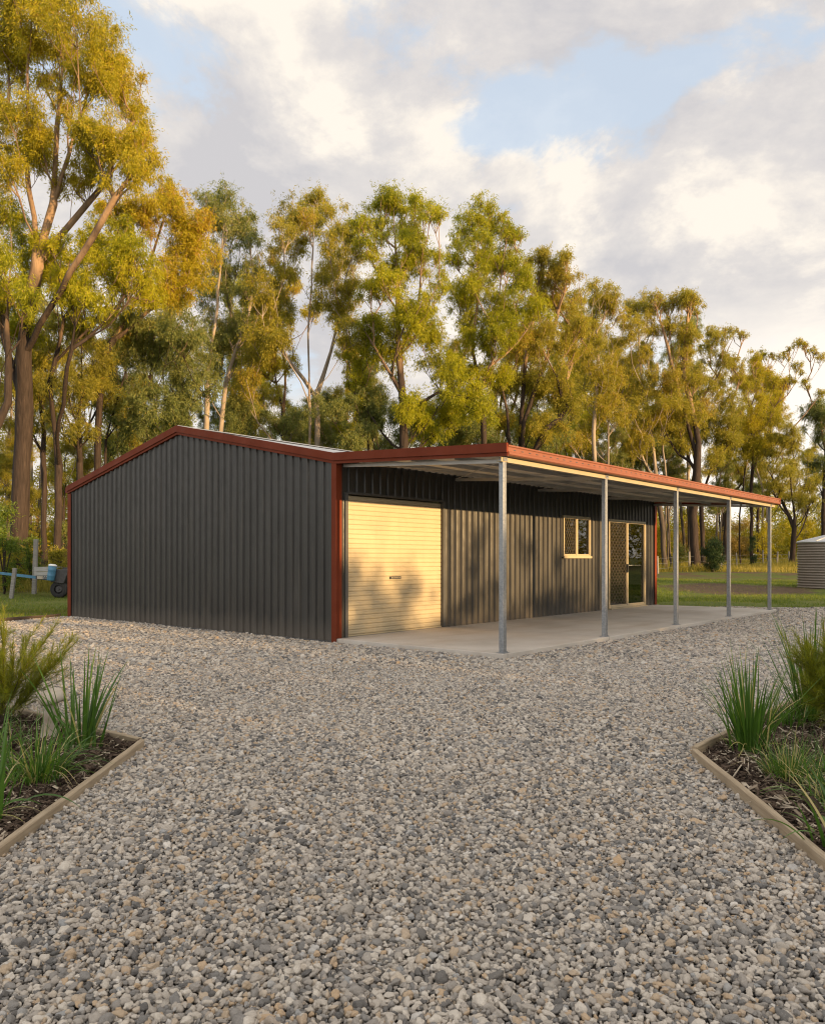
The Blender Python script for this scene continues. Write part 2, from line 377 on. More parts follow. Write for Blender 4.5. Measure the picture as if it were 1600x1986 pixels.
tag(link('ground', grid(xs, ys, lambda x, y: terrain(x, y)-.012, 'ground'), M['lawn']), 'grassy ground with worn brown soil patches behind the shed', 'ground', kind='structure')
# gravel sheet that shows between and beyond the loose stones
m, nt = mk('gravel_sheet'); c = coords(nt)
vo = nd(nt, 'ShaderNodeTexVoronoi', {'Vector': c, 'Scale': 26.}); sepc = nd(nt, 'ShaderNodeSeparateColor', {0: vo.outputs['Color']})
col = ramp(nt, sepc.outputs[0], [(0, (.07, .064, .058)), (.35, (.12, .107, .094)), (.7, (.18, .16, .14)), (1, (.25, .225, .20))])
col = mixc(nt, mrange(nt, vo.outputs['Distance'], .3, .65, 0, .8), col, (.05, .045, .04))
finish(nt, col, .9, 0, mth(nt, 'MULTIPLY', vo.outputs['Distance'], -1.), 1., .02, .2); M['gsheet'] = m
mb = MB(); mb.quad((-12, -8, 0), (30, -8, 0), (30, 22.1, 0), (left_edge(22), 21.9, 0), (left_edge(18.2), 18.2, 0), (left_edge(3), 3, 0), (-16, -2, 0))
tag(mb.build('gravel_yard', M['gsheet']), 'grey crushed gravel yard in front of the shed', 'yard', kind='structure')

# loose stones: points with size, turn and shape picked here, stones made by geometry nodes
m, nt = mk('gravel_stone')
oi = nt.nodes.new('ShaderNodeObjectInfo'); rnd = oi.outputs['Random']
n1 = noise(nt, coords(nt), 3.0, 5, .7)
col = ramp(nt, rnd, [(0, (.07, .068, .068)), (.12, (.15, .147, .145)), (.28, (.25, .23, .21)), (.48, (.35, .315, .275)), (.62, (.44, .40, .35)), (.78, (.51, .47, .415)), (.86, (.37, .295, .215)), (.93, (.42, .30, .185)), (.96, (.23, .24, .25)), (1, (.60, .565, .52))])
col = mixc(nt, mrange(nt, n1, .35, .7, 0, .55), col, mixc(nt, 1., col, (.58, .55, .52, 1), 'MULTIPLY'))
col = mixc(nt, mrange(nt, noise(nt, coords(nt), 14., 3), .58, .7, 0, .35), col, (.6, .58, .54))
gp_ = nt.nodes.new('ShaderNodeNewGeometry')
col = mixc(nt, mrange(nt, noise(nt, gp_.outputs['Position'], .55, 5, .6), .42, .68, .0, .22), col, (.40, .36, .31))
col = mixc(nt, 1., col, (1.13, 1.12, 1.10, 1), 'MULTIPLY')
finish(nt, col, .8, 0, noise(nt, coords(nt), 7, 5), .35, .15, .3); M['stone'] = m
def scatter(y0, y1, sp_, jit):
    ys_ = np.arange(y0, y1, sp_*.87); P = []
    for i, y in enumerate(ys_):
        hw = y*.521*1.10+.9
        xs_ = np.arange(-hw, hw, sp_)+(i % 2)*sp_*.5
        P.append(np.stack([xs_, np.full(len(xs_), y)], 1))
    P = np.concatenate(P); P += rng.normal(0, sp_*jit, P.shape); return P[gravel_area(P[:, 0], P[:, 1])]
A = scatter(1.7, 5.0, .0175, .34); A2 = scatter(1.7, 5.0, .027, .4); B = scatter(5.0, 10.0, .0235, .34); C_ = scatter(10.0, 22.0, .040, .36)
pts = np.concatenate([A, A2, B, C_])
base_s = np.concatenate([rng.lognormal(math.log(.0092), .28, len(A)), rng.lognormal(math.log(.0108), .30, len(A2)), rng.lognormal(math.log(.0125), .26, len(B)), rng.lognormal(math.log(.0215), .25, len(C_))])
z = np.concatenate([np.full(len(A), .004), np.full(len(A2), .013), np.full(len(B), .006), np.full(len(C_), .006)])+rng.uniform(-.003, .007, len(pts))
z += .012*np.sin(pts[:, 0]*1.3+.6*np.sin(pts[:, 1]))*np.sin(pts[:, 1]*1.1)*smooth(2, 3, pts[:, 1]) + .006
me = bpy.data.meshes.new('gravel'); me.vertices.add(len(pts))
me.vertices.foreach_set('co', np.column_stack([pts, z]).astype(np.float32).ravel())
n = len(pts)
at = me.attributes.new('turn', 'FLOAT_VECTOR', 'POINT'); at.data.foreach_set('vector', np.column_stack([rng.normal(0, .42, n), rng.normal(0, .42, n), rng.uniform(0, 6.283, n)]).astype(np.float32).ravel())
sv = np.column_stack([base_s*rng.uniform(.85, 1.45, n), base_s*rng.uniform(.75, 1.1, n), base_s*rng.uniform(.55, .95, n)])
at = me.attributes.new('size', 'FLOAT_VECTOR', 'POINT'); at.data.foreach_set('vector', sv.astype(np.float32).ravel())
at = me.attributes.new('pick', 'INT', 'POINT'); at.data.foreach_set('value', rng.integers(0, 14, n).astype(np.int32))
go = link('gravel', me, M['stone']); tag(go, 'loose grey and tan gravel stones covering the yard', 'gravel', kind='stuff')
ng = bpy.data.node_groups.new('gravel_stones', 'GeometryNodeTree')
ng.interface.new_socket('Geometry', in_out='INPUT', socket_type='NodeSocketGeometry'); ng.interface.new_socket('Geometry', in_out='OUTPUT', socket_type='NodeSocketGeometry')
gi = ng.nodes.new('NodeGroupInput'); gout = ng.nodes.new('NodeGroupOutput')
gti = ng.nodes.new('GeometryNodeGeometryToInstance')
for k in range(14):
    ico = ng.nodes.new('GeometryNodeMeshIcoSphere'); ico.inputs['Subdivisions'].default_value = 3; ico.inputs['Radius'].default_value = 1
    pos = ng.nodes.new('GeometryNodeInputPosition')
    add = nd(ng, 'ShaderNodeVectorMath', {0: pos.outputs[0], 1: (k*7.3, k*3.1, k*5.7)}, operation='ADD')
    nz = nd(ng, 'ShaderNodeTexVoronoi', {'Vector': add.outputs[0], 'Scale': .95}, feature='F1')
    nz2 = nd(ng, 'ShaderNodeTexNoise', {'Vector': add.outputs[0], 'Scale': .8, 'Detail': 2.})
    # pull towards the voronoi cell distance: gives broken flat-ish faces
    f1 = nd(ng, 'ShaderNodeMath', {0: nz.outputs['Distance'], 1: .72}, operation='MULTIPLY')
    f2 = nd(ng, 'ShaderNodeMath', {0: nz2.outputs[0], 1: 1.0}, operation='MULTIPLY')
    f3 = nd(ng, 'ShaderNodeMath', {0: f2.outputs[0], 1: f1.outputs[0]}, operation='SUBTRACT')
    f4 = nd(ng, 'ShaderNodeMath', {0: f3.outputs[0], 1: .80}, operation='ADD')
    sc_ = nd(ng, 'ShaderNodeVectorMath', {0: pos.outputs[0], 3: f4.outputs[0]}, operation='SCALE')
    st = ng.nodes.new('GeometryNodeSetPosition'); ng.links.new(ico.outputs[0], st.inputs[0]); ng.links.new(sc_.outputs[0], st.inputs['Position'])
    sm = ng.nodes.new('GeometryNodeSetShadeSmooth'); ng.links.new(st.outputs[0], sm.inputs[0])
    smt = ng.nodes.new('GeometryNodeSetMaterial'); smt.inputs['Material'].default_value = M['stone']; ng.links.new(sm.outputs[0], smt.inputs[0])
    ng.links.new(smt.outputs[0], gti.inputs[0])
iop = ng.nodes.new('GeometryNodeInstanceOnPoints'); iop.inputs['Pick Instance'].default_value = True
ng.links.new(gi.outputs[0], iop.inputs['Points']); ng.links.new(gti.outputs[0], iop.inputs['Instance'])
for nm, dt, sock in (('turn', 'FLOAT_VECTOR', 'Rotation'), ('size', 'FLOAT_VECTOR', 'Scale'), ('pick', 'INT', 'Instance Index')):
    a = ng.nodes.new('GeometryNodeInputNamedAttribute'); a.data_type = dt; a.inputs[0].default_value = nm
    ng.links.new(a.outputs[0], iop.inputs[sock])
ng.links.new(iop.outputs[0], gout.inputs[0])
md = go.modifiers.new('stones', 'NODES'); md.node_group = ng

# ------------------------------------------------------------------ the shed
shed = empty('shed', (CX, CY, 0), TH)
tag(shed, 'charcoal corrugated steel shed with red trim, cream roller door and open side awning', 'shed')
EAVE, APEX = 3.03, 3.94
def wtop(y): return EAVE-.12+(APEX-EAVE)*(1-abs(y-W/2)/(W/2))
def profile(length, pitch=.19, rib=.028, bw=.052, tw=.024):
    P = [(0, 0)]; x = pitch*.5
    while x < length-bw:
        P += [(x-bw/2, 0), (x-tw/2, rib), (x+tw/2, rib), (x+bw/2, 0)]
        # faint stiffener swages in the pan
        for q in (.33, .67):
            c = x+bw/2+(pitch-bw)*q
            if c < length-bw: P += [(c-.006, 0), (c, .0025), (c+.006, 0)]
        x += pitch
    P.append((length, 0)); return P
def ribbed(mb, prof, place, zlo, ztop, holes=()):
    """vertical ribbed sheet; place(t, off, z) gives the local point; holes: (t0,t1,z0,z1)"""
    cuts = sorted({h for H_ in holes for h in H_[:2]})
    P = []
    for (a, oa), (b, ob) in zip(prof[:-1], prof[1:]):
        P.append((a, oa))
        for c in cuts:
            if a < c < b: P.append((c, oa+(ob-oa)*(c-a)/(b-a)))
    P.append(prof[-1])
    for (a, oa), (b, ob) in zip(P[:-1], P[1:]):
        mid = (a+b)/2
        iv = [(zlo, None)]; spans = []; z0 = zlo
        hs = sorted([h for h in holes if h[0]-1e-6 <= mid <= h[1]+1e-6], key=lambda h: h[2])
        for h in hs:
            if h[2] > z0+1e-4: spans.append((z0, h[2]))
            z0 = h[3]
        spans.append((z0, None))
        for lo, hi in spans:
            ha = ztop(a) if hi is None else hi; hb = ztop(b) if hi is None else hi
            mb.quad(place(a, oa, lo), place(b, ob, lo), place(b, ob, hb), place(a, oa, ha))
# gable end wall
mb = MB(); ribbed(mb, profile(W), lambda t, o, z: (-o, t, z), .035, wtop); gw = mb.build('end_wall', M['charcoal'], shed)
mb = MB(); mb.box(-.045, -.004, 0, W, .0, .034); mb.build('base_flashing', M['jamb'], shed)
# long wall with its three openings
DR = (.185, 2.785, .0, 2.41); WN = (7.2, 8.5, 1.40, 2.36); SD = (9.475, 11.65, .0, 2.36)
mb = MB(); ribbed(mb, profile(L), lambda t, o, z: (t, -o, z), SLAB, lambda t: 2.96, [DR, WN, SD]); mb.build('side_wall', M['charcoal'], shed)
# the two far walls (seen only in gaps and through the glass)
mb = MB(); ribbed(mb, profile(L), lambda t, o, z: (t, W+o, z), .03, lambda t: EAVE-.12); mb.build('rear_wall', M['charcoal'], shed)
mb = MB(); ribbed(mb, profile(W), lambda t, o, z: (L+o, t, z), .03, wtop); mb.build('far_end_wall', M['charcoal'], shed)
# main roof: two ribbed slopes and a ridge cap
for sgn, nm in ((0, 'near'), (1, 'far')):
    mb = MB(); pr = profile(L+.08)
    for (a, oa), (b, ob) in zip(pr[:-1], pr[1:]):
        y0 = -.0 if sgn == 0 else W+.03
        za = EAVE-.03
        mb.quad((a-.04, y0, za+oa), (b-.04, y0, za+ob), (b-.04, W/2, APEX-.03+ob), (a-.04, W/2, APEX-.03+oa))
    mb.build('roof_slope', M['zinc'], shed)
mb = MB(); s_ = (APEX-EAVE)/(W/2)
mb.prism([(0, W/2-.2, APEX+.015-.2*s_), (0, W/2, APEX+.03), (0, W/2+.2, APEX+.015-.2*s_), (0, W/2, APEX+.012)], (-.03, 0, 0), (L+.06, 0, 0)); mb.build('ridge_cap', M['zinc'], shed)
# red barge trim along the gable: upper cap and a thinner recessed strip
def barge(mb, p, q, x0, x1, lo, hi):
    (y0, z0), (y1, z1) = p, q
    mb.prism([(x0, y0, z0+lo), (x0, y1, z1+lo), (x0, y1, z1+hi), (x0, y0, z0+hi)], (0, 0, 0), (x1-x0, 0, 0))
E0, A0, E1 = (0-.0, EAVE), (W/2, APEX), (W+.06, EAVE-.012)
mb = MB()
for p, q in ((E0, A0), (A0, E1)):
    barge(mb, p, q, -.075, -.005, -.105, .02); barge(mb, p, q, -.055, -.006, -.155, -.107)
mb.build('barge_trim', M['red'], shed)
# corner trims
mb = MB(); mb.box(-.052, -.046, -.052, .055, .01, 2.885); mb.box(-.046, .075, -.052, -.046, SLAB+.002, 2.93); mb.build('corner_trim', M['red'], shed)
mb = MB(); mb.box(-.052, -.046, W-.10, W+.052, .01, 2.86); mb.box(-.046, .06, W+.046, W+.052, .01, 2.86); mb.build('corner_trim', M['red'], shed)
mb = MB(); mb.box(L-.09, L+.052, -.052, -.046, SLAB+.002, 2.93); mb.box(L+.046, L+.052, -.046, .1, SLAB+.002, 2.93); mb.build('corner_trim', M['red'], shed)
# roller door
mb = MB(); n = 29; z0, z1 = SLAB+.03, DR[3]-.02; h = (z1-z0)/n
prof = []
for k in range(n):
    zb = z0+k*h
    prof += [(.0, zb), (-.010, zb+h*.10), (-.013, zb+h*.3), (-.011, zb+h*.5), (-.013, zb+h*.72), (-.010, zb+h*.92)]
prof.append((0, z1))
for (oa, za), (ob, zb) in zip(prof[:-1], prof[1:]):
    mb.quad((DR[0]+.05, oa+.035, za), (DR[1]-.05, oa+.035, za), (DR[1]-.05, ob+.035, zb), (DR[0]+.05, ob+.035, zb))
mb.box(DR[0]+.05, DR[1]-.05, .004, .05, SLAB+.006, SLAB+.029)
rd = mb.build('roller_door', M['cream'], shed)
mb = MB(); mb.box(DR[0]-.012, DR[0]+.052, -.036, .07, SLAB+.002, 2.43); mb.box(DR[1]-.052, DR[1]+.012, -.036, .07, SLAB+.002, 2.43); mb.box(DR[0]+.054, DR[1]-.054, -.034, .07, 2.41, 2.448); mb.build('door_track', M['jamb'], rd)
mb = MB(); mb.box(1.30, 1.58, -.0, .02, 1.005, 1.05); hd = mb.build('maker_plate', M['blacksteel'], rd)
mb = MB()
for k, (wd, ht) in enumerate([(.02, .022), (.018, .02), (.02, .024), (.026, .022), (.02, .022), (.018, .024), (.02, .02)]):
    x = 1.33+k*.034; mb.box(x, x+.006, -.003, -.0005, 1.016, 1.016+ht); mb.box(x+.007, x+wd, -.003, -.0005, 1.016+ht-.006, 1.016+ht); mb.box(x+wd-.005, x+wd, -.003, -.0005, 1.016, 1.016+ht-.0065)
mb.build('plate_lettering', M['frame'], rd)
# window and sliding door
def lattice(x0, x1, z0, z1, y, dx=.085, ang=60, wd=.007):
    mb = MB(); w_, h_ = x1-x0, z1-z0; tn = math.tan(math.radians(ang))
    for sg in (1, -1):
        k = -int(h_/tn/dx)-1
        while k*dx < w_+h_/tn:
            # line x = k*dx + s*z/tn (sg=1) or x = k*dx - ... clipped to the frame
            a = k*dx if sg == 1 else k*dx
            xa, xb = (a, a+h_/tn) if sg == 1 else (a+h_/tn, a)
            za, zb = 0., h_
            def clip(xa, za, xb, zb):
                t0, t1 = 0., 1.; d = xb-xa
                for bnd, sgn in ((0, 1), (w_, -1)):
                    fa, fb = sgn*(xa-bnd), sgn*(xb-bnd)
                    if fa < 0 and fb < 0: return None
                    if fa < 0: t0 = max(t0, fa/(fa-fb))
                    if fb < 0: t1 = min(t1, fa/(fa-fb))
                return None if t1-t0 < .01 else (xa+d*t0, za+(zb-za)*t0, xa+d*t1, za+(zb-za)*t1)
            r = clip(xa, za, xb, zb)
            if r: mb.bar((x0+r[0], y+(.003 if sg > 0 else -.003), z0+r[1]), (x0+r[2], y+(.003 if sg > 0 else -.003), z0+r[3]), .005, wd, up=(0, 1, 0)) if False else mb.bar((x0+r[0], y+(.004 if sg > 0 else -.004), z0+r[1]), (x0+r[2], y+(.004 if sg > 0 else -.004), z0+r[3]), wd, .006, up=(0, -1, 0))
            k += 1
    return mb
M['grille'] = paint('security_grille', (.10, .083, .058), .5, .1, streak=False)
def glazed(name, x0, x1, z0, z1, fw, sill, threshold):
    mb = MB(); y0, y1 = -.05, .05; mid = (x0+x1)/2
    mb.box(x0, x1, y0, y1, z1-fw, z1); mb.box(x0, x1, y0, y1, z0, z0+fw); mb.box(x0, x0+fw, y0, y1, z0+fw, z1-fw); mb.box(x1-fw, x1, y0, y1, z0+fw, z1-fw)
    mb.box(mid-.03, mid+.03, -.042, .046, z0+fw, z1-fw)
    # inner sash rails
    for a, b in ((x0+fw, mid-.03), (mid+.03, x1-fw)):
        mb.box(a, b, -.03, .03, z0+fw, z0+fw+.03); mb.box(a, b, -.03, .03, z1-fw-.03, z1-fw)
        mb.box(a, a+.02, -.028, .028, z0+fw+.03, z1-fw-.03); mb.box(b-.02, b, -.028, .028, z0+fw+.03, z1-fw-.03)
    fr_ = mb.build(name, M['frame'], shed, bevel=.003)
    za, zb = z0+fw+.03, z1-fw-.03
    for a, b in ((x0+fw+.02, mid-.05), (mid+.05, x1-fw-.02)):
        mb = MB(); mb.box(a, b, .004, .010, za, zb); mb.build('pane', M['glass'], fr_)
    lattice(x0+fw+.02, mid-.05, za, zb, -.016).build('security_screen', M['grille'], fr_)
    return fr_
wn = glazed('window', WN[0], WN[1], WN[2], WN[3], .038, True, False)
mb = MB(); mb.box(WN[0]-.02, WN[1]+.02, -.075, -.051, WN[2]-.03, WN[2]+.018); mb.build('sill', M['frame'], wn)
sd = glazed('sliding_door', SD[0], SD[1], SLAB+.03, SD[3], .045, False, True)
mb = MB(); mb.box(SD[0]-.01, SD[1]+.01, -.12, .05, SLAB+.002, SLAB+.028); mb.build('threshold', M['frame'], sd)
pn = [c for c in sd.children if c.name.startswith('pane')][1]
bm_ = MB(); bm_.v = [tuple(v.co) for v in pn.data.vertices]; bm_.f = [tuple(p.vertices) for p in pn.data.polygons]; nf = len(bm_.f)
for k in range(12):
    x = 10.72+k*.065; bm_.box(x, x+.020, .0005, .0035, 1.18, 1.194)
m2 = bpy.data.meshes.new('pane'); m2.from_pydata(bm_.v, [], bm_.f); m2.update(); m2.materials.append(M['glass']); m2.materials.append(M['white'])
for p_ in m2.polygons[nf:]: p_.material_index = 1
pn.data = m2
mb = MB(); mb.box(10.50, 10.53, -.075, -.043, 1.0, 1.22); mb.build('handle', M['blacksteel'], sd)
# inside: dark floor and a pale back lining so the glass has a room behind it
mb = MB(); mb.quad((.05, .1, SLAB-.03), (L-.05, .1, SLAB-.03), (L-.05, W-.05, SLAB-.03), (.05, W-.05, SLAB-.03)); mb.build('inner_floor', M['concrete'], shed)
# awning: posts, beam, rafters, purlins, sheets, gutter, side trim
BT = 2.662
YP = -(V-.07)
for k in range(5):
    x = .065+2.99*k+.01
    mb = MB(); mb.box(x-.0375, x+.0375, YP-.0375, YP+.0375, SLAB, BT+.045)
    po = mb.build('post', M['galv'], shed, bevel=.005)
    mb = MB(); mb.box(x-.05, x+.05, YP-.05, YP-.0385, BT+.01, BT+.085)
    mb.tube([(x, YP-.05, BT+.045), (x, YP-.058, BT+.045)], .011, 6); mb.tube([(x, YP-.05, BT+.07), (x, YP-.058, BT+.07)], .011, 6)
    mb.build('bracket', M['galv'], po)
    mb = MB(); mb.box(x-.07, x+.07, YP-.06, YP+.06, SLAB+.001, SLAB+.009)
    for bx_ in (-.053, .053): mb.tube([(x+bx_, YP-.03, SLAB+.009), (x+bx_, YP-.03, SLAB+.026)], .009, 6)
    mb.build('base_plate', M['galv'], po)
mb = MB()
mb.box(-.01, L+.01, YP-.036, YP-.03, BT, BT+.10) if False else mb.prism([(0, YP-.04, BT), (0, YP+.036, BT), (0, YP+.036, BT+.012), (0, YP-.034, BT+.012), (0, YP-.034, BT+.09), (0, YP+.036, BT+.09), (0, YP+.036, BT+.102), (0, YP-.04, BT+.102)], (-.02, 0, 0), (L+.03, 0, 0))
mb.build('beam', M['beam'], shed)
zr0, zr1 = BT+.108, 2.945      # sheet underside at the beam / at the wall
def zr(y): return zr1+(zr0-zr1)*(y/YP)
mb = MB(); pr = profile(L+.06)
for (a, oa), (b, ob) in zip(pr[:-1], pr[1:]):
    mb.quad((a-.03, -V-.02, zr(-V-.02)+oa), (b-.03, -V-.02, zr(-V-.02)+ob), (b-.03, -.01, zr(-.01)+ob), (a-.03, -.01, zr(-.01)+oa))
mb.build('awning_roof', M['under'], shed)
for y in (-.75, -1.55, -2.35):
    mb = MB(); zt = zr(y)-.003
    mb.prism([(0, y-.022, zt-.06), (0, y-.018, zt-.06), (0, y-.018, zt-.004), (0, y+.022, zt-.004), (0, y+.022, zt), (0, y-.022, zt)], (0, 0, 0), (L, 0, 0)); mb.build('purlin', M['purlin'], shed)
for k in range(5):
    x = .14+2.985*k if k < 4 else L-.12
    mb = MB(); mb.bar((x, YP+.04, zr(YP)-.088), (x, -.035, zr(0)-.088), .04, .05); mb.build('rafter', M['purlin'], shed)
    if k < 4:
        mb = MB(); mb.bar((x+.05, -.1, zr(-.1)-.072), (x+2.9, YP+.1, zr(YP)-.072), .03, .003); mb.bar((x+.05, YP+.1, zr(YP)-.078), (x+2.9, -.1, zr(-.1)-.078), .03, .003); mb.build('strap_brace', M['purlin'], shed)
# gutter along the outer edge: folded section with a row of slots below the lip
mb = MB(); yo = -(V+.02); zt = 2.876
sec = [(yo+.03, zt-.142), (yo-.055, zt-.142), (yo-.075, zt-.127), (yo-.075, zt-.098), (yo-.055, zt-.085), (yo-.055, zt-.03), (yo-.068, zt-.02), (yo-.068, zt), (yo-.05, zt), (yo-.048, zt-.08), (yo-.066, zt-.102), (yo-.066, zt-.122), (yo-.05, zt-.134), (yo+.03, zt-.134)]
mb.prism([(0, a, b) for a, b in sec], (-.02, 0, 0), (L+.05, 0, 0)); nf = len(mb.f); x = .12
while x < L-.1:
    mb.box(x, x+.055, yo-.0575, yo-.053, zt-.068, zt-.056); x += .19
gu = mb.build('gutter', [M['gutter'], M['blacksteel']], shed)
for p_ in gu.data.polygons[nf:]: p_.material_index = 1
# red side trim at the two ends of the awning, mitred into the gable trim
for x0, x1, x2 in ((-.075, -.035, -.055), (L+.075, L+.036, L+.055)):
    mb = MB(); a, b = min(x0, x1), max(x0, x1)
    def strip(lo, hi, a, b): mb.prism([(a, -V-.09, zt+lo), (a, -.0, EAVE+lo), (a, -.0, EAVE+hi), (a, -V-.09, zt+hi)], (0, 0, 0), (b-a, 0, 0))
    strip(-.105, .02, a, b)
    a2, b2 = min(x2, x1), max(x2, x1)
    strip(-.155, -.107, a2, b2)
    mb.build('awning_trim', M['red'], shed)
# rear gutter on the far eave
mb = MB(); mb.box(-.05, L+.05, W+.055, W+.16, EAVE-.15, EAVE-.02); mb.build('gutter', M['red'], shed)

# concrete slab under the awning
mb = MB(); mb.box(-.03, L+.02, -V-.01, -.004, -.1, SLAB); mb.box(DR[0], DR[1], -.004, .12, -.1, SLAB-.001)
sl_ = mb.build('patio', M['concrete'], None, bevel=.008); sl_.location = (CX, CY, 0); sl_.rotation_euler = (0, 0, TH)
tag(sl_, 'pale concrete slab under the shed awning', 'concrete slab', kind='structure')

# ------------------------------------------------------------------ timber edging, garden beds
def board(name, p, q, h, th, mat, label, zb=-.05):
    p = Vector((p[0], p[1], 0)); q = Vector((q[0], q[1], 0)); d = q-p; o = empty(name) if False else None
    mb = MB(); Ln = d.length; n = max(2, int(Ln/.25)); r = random.Random(len(label))
    # slightly wavering sawn board
    for i in range(n):
        pass
    vs = []; wob = [(r.uniform(-.004, .004), r.uniform(-.003, .004)) for _ in range(n+1)]
    for i in range(n+1):
        x = Ln*i/n; a, b = wob[i]
        vs += [(x, -th/2+a, zb), (x, th/2+a, zb), (x, th/2+a, h-.006+b), (x, th/2-.006+a, h+b), (x, -th/2+.006+a, h+b), (x, -th/2+a, h-.006+b)]
    mb.v = vs
    for i in range(n):
        for k in range(6): mb.f.append((i*6+k, i*6+(k+1) % 6, (i+1)*6+(k+1) % 6, (i+1)*6+k))
    mb.f.append(tuple(range(5, -1, -1))); mb.f.append(tuple(n*6+k for k in range(6)))
    ob = mb.build(name, mat); ob.location = p; ob.rotation_euler = (0, 0, math.atan2(d.y, d.x))
    tag(ob, label, 'edging board', 'timber boards edging the gravel'); return ob
board('edging_board', (-1.80, 2.4), (-1.915, 5.60), .074, .038, M['timber'], 'long pale timber board edging the left garden bed towards the viewer')
board('edging_board', (-1.945, 5.645), (-4.9, 8.0), .074, .038, M['timber'], 'shaded timber board at the back of the left garden bed, behind the strappy plants')
board('edging_board', (1.72, 2.4), (1.90, 5.33), .074, .038, M['timber'], 'long timber board edging the right garden bed towards the viewer')
board('edging_board', (1.915, 5.385), (3.9, 7.75), .074, .038, M['timber'], 'short timber board at the back of the right garden bed behind the strappy plants')
board('edging_board', (left_edge(12.0), 12.0), (left_edge(18.1), 18.1), .10, .05, M['brownwood'], 'dark brown board between gravel and grass beside the far left corner of the shed')
def bed(name, poly, label, seed):
    r = np.random.default_rng(seed)
    x0, x1 = min(p[0] for p in poly), max(p[0] for p in poly); y0, y1 = min(p[1] for p in poly), max(p[1] for p in poly)
    zf = lambda x, y: .03+.02*np.sin(x*3.1+seed)*np.sin(y*2.7)+.012*np.sin(x*9)*np.sin(y*8+1)
    me = bpy.data.meshes.new('garden_bed'); cx_ = sum(p[0] for p in poly)/len(poly); cy_ = sum(p[1] for p in poly)/len(poly)
    # soil sheet clipped to the outline
    gx_, gy_ = np.meshgrid(np.linspace(x0-.1, x1+.1, 70), np.linspace(y0-.1, y1+.1, 70)); i = np.arange(4900).reshape(70, 70)
    Fc = np.stack([i[:-1, :-1].ravel(), i[:-1, 1:].ravel(), i[1:, 1:].ravel(), i[1:, :-1].ravel()], 1)
    Vv = np.stack([gx_.ravel(), gy_.ravel(), zf(gx_, gy_).ravel()], 1); ctr = Vv[Fc].mean(1)
    pin = in_poly(Vv[:, 0], Vv[:, 1], poly); Vv[~pin, 2] = -.12
    Fc = Fc[pin[Fc].any(1)]
    o = tag(link(name, np_mesh(name, Vv, Fc, smooth_shade=True), M['soil']), label, 'garden bed', kind='structure')
    n = 26000; P = np.stack([r.uniform(max(x0, -4.2), min(x1, 4.2), n), r.uniform(y0, min(y1, 8), n)], 1)
    inset = [(cx_+(a-cx_)*.985, cy_+(b-cy_)*.985) for a, b in poly]
    P = P[in_poly(P[:, 0], P[:, 1], inset)]; n = len(P)
    ln = r.lognormal(math.log(.016), .45, n); wd = ln*r.uniform(.12, .45, n); th = r.uniform(.001, .004, n)
    long_ = r.random(n) < .10; ln[long_] *= 3.0; wd[long_] = .0025
    box = np.array([(-1,-1,-1),(1,-1,-1),(1,1,-1),(-1,1,-1),(-1,-1,1),(1,-1,1),(1,1,1),(-1,1,1)], float)
    q = box[None]*np.stack([ln, wd, th], 1)[:, None, :]
    az_ = r.uniform(0, 6.283, n); tl = r.normal(0, .38, n)
    c, s = np.cos(tl), np.sin(tl); q = np.stack([q[..., 0]*c[:, None]-q[..., 2]*s[:, None], q[..., 1], q[..., 0]*s[:, None]+q[..., 2]*c[:, None]], -1)
    c, s = np.cos(az_), np.sin(az_); q = np.stack([q[..., 0]*c[:, None]-q[..., 1]*s[:, None], q[..., 0]*s[:, None]+q[..., 1]*c[:, None], q[..., 2]], -1)
    q += np.column_stack([P, zf(P[:, 0], P[:, 1])+r.uniform(.002, .014, n)])[:, None, :]
    bf = np.array([(0,3,2,1),(4,5,6,7),(0,1,5,4),(1,2,6,5),(2,3,7,6),(3,0,4,7)])
    Fc = (np.arange(n)[:, None, None]*8+bf[None]).reshape(-1, 4)
    t = np.repeat(np.clip(r.beta(1.4, 2.0, n)+(r.random(n) < .10)*.5+long_*.45, 0, 1), 6)
    tag(link('mulch', np_mesh('mulch', q.reshape(-1, 3), Fc, {'tint': t}), M['mulch']), 'dark bark mulch and dry litter over the %s' % label.split(' mounded')[0].replace('soil of the ', ''), 'mulch', kind='stuff')
m, nt = mk('bed_soil'); c = coords(nt); n2 = noise(nt, c, 25, 6, .7)
finish(nt, ramp(nt, n2, [(.3, (.02, .014, .010)), (.6, (.055, .038, .028)), (.8, (.11, .08, .06))]), .95, 0, n2, .9, .03, .1); M['soil'] = m
bed('garden_bed', BED_L, 'soil of the left garden bed mounded behind its board', 3)
bed('garden_bed', BED_R, 'soil of the right garden bed mounded behind its board', 5)

